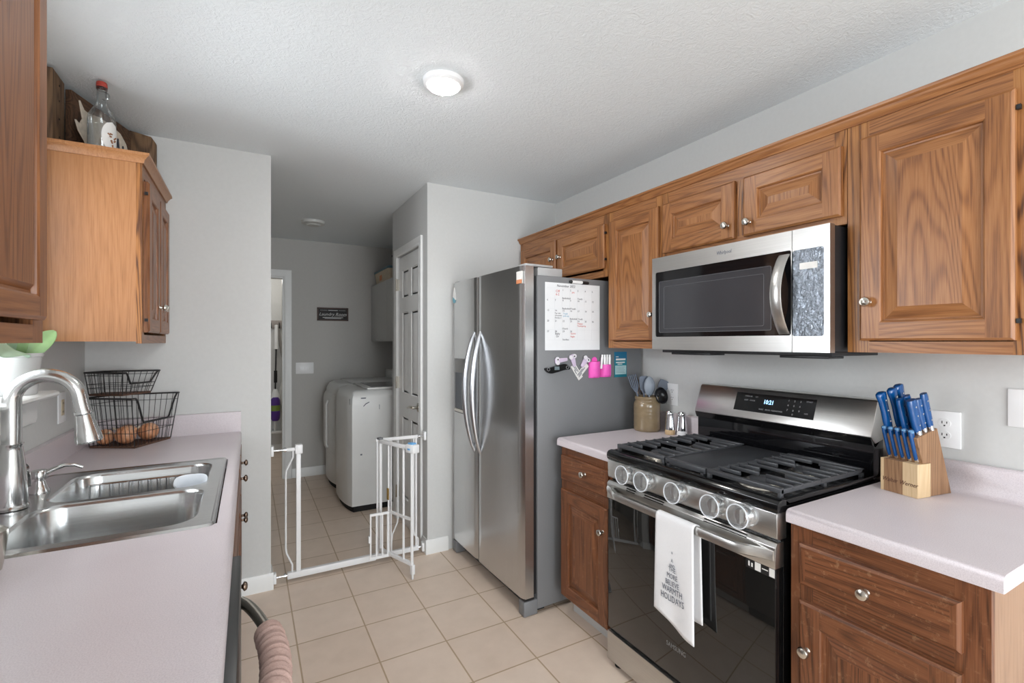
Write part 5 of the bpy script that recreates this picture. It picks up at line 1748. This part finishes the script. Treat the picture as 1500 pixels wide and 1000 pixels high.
# backguard
build('backguard_panel', MB().box((1.930, RY0_ + 0.002, 0.912), (2.0, RY1_ - 0.002, 1.045)), BLKG, rg, bev=0.002, label='black glossy panel')
pr = [(1.916, 1.020), (1.908, 1.058), (1.953, 1.178), (1.962, 1.186), (2.005, 1.188), (2.005, 1.045), (1.940, 1.032)]
bgd = build('backguard', MB().loft([[Vector((x, RY0_, z)) for x, z in pr[1:]], [Vector((x, RY1_, z)) for x, z in pr[1:]]]), STEELH, rg, bev=0.003)
build('vent_lip', MB().loft([[Vector((x, RY0_ + 0.002, z)) for x, z in [(1.9095, 1.056), (1.920, 1.030), (1.945, 1.020), (1.985, 1.046)]], [Vector((x, RY1_ - 0.002, z)) for x, z in [(1.9095, 1.056), (1.920, 1.030), (1.945, 1.020), (1.985, 1.046)]]]), BLACKE, rg, label='black vent lip')
sv = Vector((0.045, 0, 0.120)).normalized()
sn_ = Vector((-0.120, 0, 0.045)).normalized()
P0 = Vector((1.908, 0, 1.058))
def BG(y, s, h):
    return P0 + sv * s + sn_ * h + Vector((0, y, 0))
dpn = build('display_panel', MB().loft([[BG(1.395, 0.033, h), BG(1.048, 0.033, h), BG(1.048, 0.115, h), BG(1.395, 0.115, h)] for h in (-0.002, 0.0012)]), BLKG, rg, label='black control display')
lettering('10:21', 0.026, BG(1.262, 0.074, 0.0016), (0, -1, 0), sv, LED, dpn, label='lit clock digits', sx=0.8)
mb = MB()
for (y, s, t) in ((1.352, 0.098, 'OVEN'), (1.326, 0.098, 'HI'), (1.302, 0.098, 'LO'), (1.352, 0.080, 'KEEP'), (1.326, 0.080, 'COOK'), (1.276, 0.046, 'BAKE'), (1.248, 0.046, 'BROIL'), (1.222, 0.046, 'CLEAN'), (1.196, 0.046, 'TIMER'), (1.086, 0.100, 'START'), (1.086, 0.050, 'OFF')):
    merge(mb, lettering(t, 0.0085, BG(y, s, 0.0016), (0, -1, 0), sv, None, 'mb'))
d = 1
for r_ in range(3):
    for c_ in range(3):
        merge(mb, lettering(str(d), 0.011, BG(1.158 - 0.024 * c_, 0.096 - 0.020 * r_, 0.0016), (0, -1, 0), sv, None, 'mb'))
        d += 1
merge(mb, lettering('0', 0.011, BG(1.134, 0.040, 0.0016), (0, -1, 0), sv, None, 'mb'))
build('key_legends', mb, plain('legend_grey', srgb(150, 150, 152), 0.5), dpn, label='grey key legends')
# burners and grates
for (x, y, r) in ((1.53, 1.45, 0.050), (1.77, 1.45, 0.040), (1.65, 1.222, 0.045), (1.53, 0.995, 0.055), (1.77, 0.995, 0.045)):
    bb = build('burner', MB().lathe([(0.0, 0.912), (r * 1.5, 0.912), (r * 1.45, 0.916), (r, 0.919), (r, 0.926), (0.0, 0.926)], (x, y, 0), 28), NICKEL, rg, label='silver burner base')
    build('burner_cap', MB().lathe([(0.0, 0.926), (r * 0.86, 0.926), (r * 0.86, 0.931), (r * 0.7, 0.934), (0.0, 0.934)], (x, y, 0), 28), IRON, bb, label='black burner cap')


def grate(y0, y1):
    mb = MB()
    zt0, zt1 = 0.938, 0.950
    for x in (1.412, 1.885):
        mb.box((x - 0.008, y0, zt0 - 0.004), (x + 0.008, y1, zt1))
    for y in (y0, y1):
        s = 0.010 if y == y0 else -0.010
        mb.box((1.405, y, zt0 - 0.006), (1.893, y + s, zt1 - 0.002))
    xs = [1.466 + 0.0525 * k for k in range(8)]
    ym = (y0 + y1) / 2
    for i, x in enumerate(xs):
        if i in (3,):
            mb.box((x - 0.005, y0, zt0), (x + 0.005, y1, zt1))
        elif i % 2 == 1:
            mb.box((x - 0.0035, y0, zt0), (x + 0.0035, ym - 0.012, zt1 + 0.002)).box((x - 0.0035, ym + 0.012, zt0), (x + 0.0035, y1, zt1 + 0.002))
        else:
            mb.box((x - 0.0035, y0, zt0), (x + 0.0035, ym - 0.045, zt1 + 0.002)).box((x - 0.0035, ym + 0.045, zt0), (x + 0.0035, y1, zt1 + 0.002))
    for x in (1.412, 1.648, 1.885):
        for y in (y0 + 0.006, y1 - 0.006):
            mb.box((x - 0.008, y - 0.006, 0.9125), (x + 0.008, y + 0.006, zt0))
    return mb


GG = 'cast iron grates on the range'
tag(build('stove_grate', grate(1.322, 1.588), IRON, bev=0.0022), 'left black cast iron grate on the range, nearer the fridge', 'grate', GG)
tag(build('stove_grate', grate(0.860, 1.126), IRON, bev=0.0022), 'right black cast iron grate on the range, nearer the knife block', 'grate', GG)
gr = thing('griddle', (1.65, 1.224, 0.9125), 'flat dark grey griddle plate between the two grates', 'griddle')
build('plate', MB().box((1.425, 1.132, 0.934), (1.893, 1.316, 0.944)), GRIDD, gr, bev=0.003)
build('front_rail', MB().box((1.404, 1.132, 0.928), (1.422, 1.316, 0.948)), IRON, gr, bev=0.002)
for (x, y) in ((1.412, 1.146), (1.412, 1.302), (1.878, 1.146), (1.878, 1.302)):
    build('foot', MB().box((x - 0.008, y - 0.006, 0.9125), (x + 0.007, y + 0.006, 0.934)), IRON, gr)

# towels over the oven handle


def towel(name, label, y0, y1, zf, zb, mat, skew=0.0, off=0.0, taper=0.0, wob=0.0):
    """cloth folded over the handle: front drop to zf, back drop to zb"""
    top = 0.778 + off
    prof = []
    for k in range(15):
        prof.append((1.296 - off, zf + (top - 0.012 - zf) * k / 14, 1 - k / 14))
    prof += [(1.299 - off, top - 0.004, 0), (1.305, top + 0.001, 0), (1.315, top + 0.0015, 0), (1.325, top - 0.003, 0)]
    for k in range(10):
        prof.append((1.332 + off, top - 0.012 - (top - 0.012 - zb) * k / 9, k / 9))
    def fn(u, v):
        i = min(int(v * (len(prof) - 1)), len(prof) - 2)
        f = v * (len(prof) - 1) - i
        a, b = prof[i], prof[i + 1]
        x, z, dn = (a[0] + (b[0] - a[0]) * f, a[1] + (b[1] - a[1]) * f, a[2] + (b[2] - a[2]) * f)
        y = y1 + (y0 - y1) * u
        y += -(u - 0.5) * taper * dn * 2
        front = i < 14
        if front:
            z += dn * (skew * (u - 0.5) + wob * math.sin(u * 7))
            x += -0.003 * dn * math.sin(u * 9) - 0.002 * dn
        else:
            x += 0.003 * dn * math.sin(u * 8)
        return Vector((x, y, z))
    return build(name, MB().grid(22, len(prof) * 2, fn), mat, None, thick=0.0035), fn


tw1, tfn = towel('dish_towel', '', 1.092, 1.258, 0.405, 0.44, CLOTHW, skew=-0.052, taper=0.006, wob=0.004)
tag(tw1, 'white dish towel with grey holiday lettering on the oven handle', 'towel')
mb = MB()
zl = 0.648
for s, sz in (('*', 0.022), ('A', 0.018), ('AND', 0.016), ('THE', 0.024), ('MORE', 0.0255), ('BELIEVE', 0.026), ('WARMTH', 0.030), ('HOLIDAYS', 0.032)):
    merge(mb, lettering(s, sz, (1.2885, 1.1765, zl), (0, -1, 0), (0, 0, 1), None, 'mb', align='CENTER', sx=0.68))
    zl -= sz * 0.95 + 0.001
build('lettering', mb, INKG, tw1, label='grey printed lettering')

# ------------------------------------------------------------------ right counter things
jx, jy, jz = 1.925, 1.935, 0.905
jr = thing('utensil_crock', (jx, jy, jz), 'tan stoneware crock full of utensils beside the fridge', 'jar')
CROCK = plain('tan_stoneware', srgb(132, 114, 88), 0.22, var=0.1, nscale=25, coat=0.4)
prof = [(0.0, 0.0008), (0.066, 0.0008), (0.070, 0.006)]
for k in range(18):
    z = 0.012 + 0.125 * k / 17
    prof.append((0.0715 + 0.0006 * math.sin(k * 2.4), z))
prof += [(0.071, 0.150), (0.066, 0.160), (0.063, 0.163), (0.0625, 0.169), (0.065, 0.172), (0.066, 0.178), (0.066, 0.187), (0.062, 0.190), (0.057, 0.187), (0.055, 0.16), (0.055, 0.03), (0.0, 0.03)]
build('crock', MB().lathe(prof, (jx, jy, jz), 40), CROCK, jr, ang=50)


def utensil(name, label, cat, base, tip, mat, head):
    a, b = Vector((jx, jy, jz)) + Vector(base), Vector((jx, jy, jz)) + Vector(tip)
    t = thing(name, tuple(a), label, cat, 'kitchen utensils in the crock')
    d = (b - a).normalized()
    build('handle', MB().tube([a, b], 0.0055, 10, radii=[0.006, 0.0045]), mat, t)
    side = Vector((d.y, -d.x, 0))
    side = (Vector((0.86, -0.5, 0)) - d * d.dot(Vector((0.86, -0.5, 0)))).normalized()
    nr = d.cross(side)
    mb = MB()
    kind, L, Wd = head
    if kind == 'blade':
        out = [(0.006, 0), (Wd * 0.8, L * 0.25), (Wd, L * 0.6), (Wd * 0.95, L * 0.95), (Wd * 0.6, L), (-Wd * 0.6, L), (-Wd * 0.95, L * 0.95), (-Wd, L * 0.6), (-Wd * 0.8, L * 0.25), (-0.006, 0)]
        mb.prism(out, lambda u, v, h: b + side * u + d * v + nr * h, -0.003, 0.003)
    elif kind == 'spoon':
        def sp_(u, v):
            q = (u - 0.5) * 2
            w_ = Wd * math.sin(PI * min(1, 0.06 + 0.94 * v)) ** 0.6
            return b + d * (L * v) + side * (q * w_) + nr * (-0.018 * (1 - q * q) * math.sin(PI * v))
        mb.grid(10, 14, sp_)
    elif kind == 'ladle':
        c = b + side * 0.012 + d * 0.012
        M_ = UP.rotation_difference((side * 0.35 + d * 0.55 - nr * 0.75).normalized()).to_matrix()
        pr_ = [(Wd * math.sin(k * PI / 16), -Wd * 0.75 * math.cos(k * PI / 16)) for k in range(9)]
        pr_ = pr_ + [(Wd * 0.93, 0.002)] + [(Wd * 0.92 * math.sin((8 - k) * PI / 16), -Wd * 0.67 * math.cos((8 - k) * PI / 16)) for k in range(9)]
        mb.lathe(pr_, c, 24, M_, caps=False)
    elif kind == 'whisk':
        for k in range(6):
            a_ = PI * k / 6
            rv = side * math.cos(a_) + nr * math.sin(a_)
            pts_ = [b + d * (L * s) + rv * (Wd * math.sin(PI * s) ** 0.8 if 0 < s < 1 else 0) for s in [i / 12 for i in range(13)]]
            mb.tube(pts_, 0.0014, 5)
    elif kind == 'fork':
        for k in range(5):
            o_ = (k - 2) * Wd / 2.2
            mb.tube([b + side * (o_ * 0.3), b + d * (L * 0.35) + side * o_, b + d * L + side * o_ * 1.15], 0.003, 6)
    h = build('head', mb, mat, t, thick=0.003 if kind == 'spoon' else 0)
    return t


utensil('pasta_server', 'grey slotted server leaning left out of the crock', 'kitchen utensil', (-0.01, 0.0, 0.04), (-0.058, 0.020, 0.215), GREYU, ('fork', 0.095, 0.020))
utensil('whisk', 'small whisk standing at the back left of the crock', 'whisk', (-0.02, 0.02, 0.04), (-0.035, 0.035, 0.210), BRONZE, ('whisk', 0.085, 0.018))
utensil('spatula', 'grey spatula upright in the middle of the crock', 'spatula', (0.0, 0.02, 0.04), (-0.012, 0.010, 0.205), GREYU, ('blade', 0.095, 0.026))
utensil('serving_spoon', 'pale grey spoon leaning forward in the crock', 'spoon', (-0.005, -0.02, 0.04), (-0.004, -0.022, 0.195), GREYU2, ('spoon', 0.105, 0.030))
utensil('spatula', 'blue grey spatula at the back of the crock', 'spatula', (0.02, 0.02, 0.04), (0.025, 0.010, 0.215), BLUEU, ('blade', 0.075, 0.018))
utensil('ladle', 'black ladle with round bowl on the right of the crock', 'ladle', (-0.01, -0.01, 0.04), (0.030, -0.060, 0.190), BLACKU, ('ladle', 0.05, 0.046))
utensil('turner', 'large dark grey turner leaning right towards the wall', 'turner', (0.0, 0.0, 0.04), (0.074, -0.026, 0.205), GREYU, ('blade', 0.075, 0.030))

for (x, y, fill, lab) in ((1.948, 1.792, PALEW, 'left chrome shaker with tan contents beside the range'), (1.975, 1.735, PLASTW, 'right chrome shaker with white contents beside the range')):
    t = thing('salt_shaker' if fill is PLASTW else 'pepper_shaker', (x, y, 0.905), lab, 'shaker', 'shakers by the range')
    build('glass_base', MB().lathe([(0.0, 0.9058), (0.0245, 0.9058), (0.026, 0.910), (0.0255, 0.932), (0.0, 0.932)], (x, y, 0), 24), fill, t, label='contents showing at the base')
    build('sleeve', MB().lathe([(0.0, 0.931), (0.0262, 0.931), (0.0225, 0.970), (0.0195, 1.005), (0.0195, 1.006), (0.0, 1.006)], (x, y, 0), 24), CHROME, t)
    build('cap', MB().lathe([(0.0, 1.006), (0.0175, 1.006), (0.0205, 1.010), (0.0205, 1.020), (0.015, 1.028), (0.0, 1.031)], (x, y, 0), 24), CHROME, t)

# knife block: local axes w (to the right, along its front), dv (into the counter)
kw = Vector((-0.019, -0.107, 0)).normalized()
kd = Vector((0.107, -0.019, 0)).normalized() * 1.0
K0 = Vector((1.837, 0.787, 0.905))
def KP(a, b, z):
    return K0 + kw * a + kd * b + Vector((0, 0, z))
kbk = thing('knife_block', tuple(KP(0.055, 0.09, 0)), 'brown wood knife block with two tiers on the right counter', 'knife block')
KW = 0.108
mb = MB()
for (q0, q1, mi) in ((0.0, 0.010, 1), (0.010, 0.066, 0), (0.066, KW, 1)):
    mb.loft([[KP(q0, 0, 0.001), KP(q1, 0, 0.001), KP(q1, 0, 0.106), KP(q0, 0, 0.106)], [KP(q0, 0.062, 0.001), KP(q1, 0.062, 0.001), KP(q1, 0.062, 0.106), KP(q0, 0.062, 0.106)]], mat=mi)
build('front_tier', mb, [ACAC, PALEW], kbk)
side = [(0.062, 0.001), (0.168, 0.001), (0.098, 0.215), (0.002, 0.188), (0.028, 0.106), (0.062, 0.106)]
build('rear_tier', MB().loft([[KP(0.002, b, z) for b, z in side], [KP(KW - 0.002, b, z) for b, z in side]]), ACAC, kbk, bev=0.0015, seg=1)
lettering('Walter Werner', 0.019, KP(0.004, -0.0004, 0.034), kw, (0, 0, 1), plain('burnt_script', srgb(92, 60, 46), 0.8), kbk, label='burnt script lettering', shear=0.35, sx=0.85)


def knife(label, a, b, z, L, r, tilt, kind, group, yaw=0.0):
    t = thing('knife', tuple(KP(a, b, z)), label, 'knife', group)
    d = (Vector((0, 0, 1)) * math.cos(tilt) - kd * math.sin(tilt) + kw * yaw).normalized()
    s = kw
    n_ = d.cross(s).normalized()
    s = n_.cross(d).normalized()
    o = KP(a, b, z)
    # oval handle: broad along n_ (front to back), slim along s
    prof = [(0.0, 0.75), (0.15, 0.9), (0.45, 0.95), (0.75, 1.0), (0.9, 1.08), (1.0, 0.9)]
    if kind == 'chef':
        prof = [(0.0, 0.85), (0.2, 1.0), (0.5, 0.92), (0.75, 1.0), (0.9, 1.25), (0.97, 1.25), (1.0, 0.8)]
    m_ = 14
    loops = []
    for h, k in prof:
        sh = n_ * (-0.35 * r * max(0, h - 0.6)) if kind == 'chef' else Vector((0, 0, 0))
        loops.append([o + d * (0.010 + L * h) + sh + (n_ * (math.cos(2 * PI * j / m_) * r * k) + s * (math.sin(2 * PI * j / m_) * r * 0.55 * (0.8 + 0.2 * k))) for j in range(m_)])
    build('handle', MB().loft(loops), BLUE, t, ang=60)
    build('bolster', MB().tube([o + d * (0.002 if kind == 'steak' else -0.004), o + d * 0.013], r * 0.62, 12), CHROME, t, label='steel bolster')
    if kind == 'steak':
        e = o + d * (0.010 + L)
        build('end_cap', MB().lathe([(0.0, -0.004), (r * 0.75, -0.004), (r * 0.8, 0.002), (r * 0.5, 0.006), (0.0, 0.007)], e, 14, UP.rotation_difference(d).to_matrix()), plain('blue_steel', srgb(120, 170, 215), 0.25, 0.7), t, label='shiny end cap')
    else:
        for h in (0.2, 0.5, 0.78):
            mb = MB().lathe([(0.0, -r * 0.56), (0.0028, -r * 0.56), (0.0028, r * 0.62), (0.0, r * 0.62)], o + d * (0.010 + L * h), 8, UP.rotation_difference(s).to_matrix())
            build('rivet', mb, CHROME, t, label='steel rivet')
    return t


SGP = 'blue steak knives in the front tier'
for k, lab in enumerate(('leftmost blue steak knife in the front tier of the block', 'second blue steak knife from the left in the front tier', 'middle blue steak knife in the front tier of the block', 'fourth blue steak knife from the left in the front tier', 'rightmost blue steak knife in the front tier of the block')):
    knife(lab, 0.012 + 0.0195 * k, 0.030, 0.1075, 0.094, 0.0108, 0.30, 'steak', SGP)
LGP = 'large blue knives in the rear tier'


def rz(b):
    return 0.188 + (b - 0.002) * (0.027 / 0.096)


for (a, b, L, r, kd_, yw, lab) in ((0.014, 0.020, 0.120, 0.0145, 'chef', 0.0, 'leftmost large blue knife, front row of the rear tier'), (0.028, 0.052, 0.125, 0.0140, 'chef', 0.0, 'second large blue knife from left in the rear tier'), (0.030, 0.080, 0.128, 0.0140, 'chef', 0.0, 'tallest blue knife at the back left of the rear tier'), (0.062, 0.026, 0.100, 0.0130, 'round', 0.0, 'short thick blue sharpening handle in the middle of the rear tier'), (0.068, 0.050, 0.105, 0.0120, 'round', 0.0, 'blue knife just behind the thick middle handle'), (0.092, 0.030, 0.100, 0.0150, 'round', 0.0, 'broad blue knife with three rivets at the front right'), (0.094, 0.056, 0.095, 0.0110, 'round', 0.0, 'slim blue knife behind the riveted one'), (0.098, 0.080, 0.105, 0.0120, 'round', 0.0, 'rightmost blue knife at the back of the rear tier, nearest the outlet')):
    knife(lab, a, b, rz(b) + 0.002, L * 1.04, r * 1.22, 0.30, kd_, LGP, yw)

# ------------------------------------------------------------------ ceiling lights
cl = thing('ceiling_light', (0.684, 1.80, 2.44), 'lit round flush ceiling light over the kitchen floor', 'ceiling light')
build('trim_ring', MB().lathe([(0.0, 2.4395), (0.082, 2.4395), (0.080, 2.425), (0.070, 2.417), (0.062, 2.416), (0.062, 2.42), (0.0, 2.42)], (0.684, 1.80, 0), 40), PLASTW, cl)
build('diffuser', MB().lathe([(0.0, 2.4185), (0.062, 2.4185), (0.060, 2.412), (0.045, 2.409), (0.0, 2.408)], (0.684, 1.80, 0), 40), LAMP, cl, label='glowing diffuser')
c2 = thing('ceiling_light', (0.493, 4.46, 2.44), 'unlit round flush ceiling light in the laundry room', 'ceiling light')
build('trim_ring', MB().lathe([(0.0, 2.4395), (0.098, 2.4395), (0.094, 2.420), (0.070, 2.412), (0.062, 2.412), (0.0, 2.415)], (0.493, 4.46, 0), 40), HOT, c2)
build('diffuser', MB().lathe([(0.0, 2.413), (0.058, 2.413), (0.052, 2.404), (0.0, 2.400)], (0.493, 4.46, 0), 32), HOT, c2)
c3 = thing('ceiling_light', (0.68, -1.2, 2.44), 'added lit round flush ceiling light, unseen behind the camera', 'ceiling light')  # added out of view for extra light, same build as the kitchen one
build('trim_ring', MB().lathe([(0.0, 2.4395), (0.082, 2.4395), (0.080, 2.425), (0.070, 2.417), (0.062, 2.416), (0.062, 2.42), (0.0, 2.42)], (0.68, -1.2, 0), 40), PLASTW, c3)
build('diffuser', MB().lathe([(0.0, 2.4185), (0.062, 2.4185), (0.060, 2.412), (0.045, 2.409), (0.0, 2.408)], (0.68, -1.2, 0), 40), LAMP, c3, label='glowing diffuser')
lamp_point('added_fill_far_room', (0.2, 6.0, 2.2), 9, 0.15)  # added point light without a fixture, brightens the far room
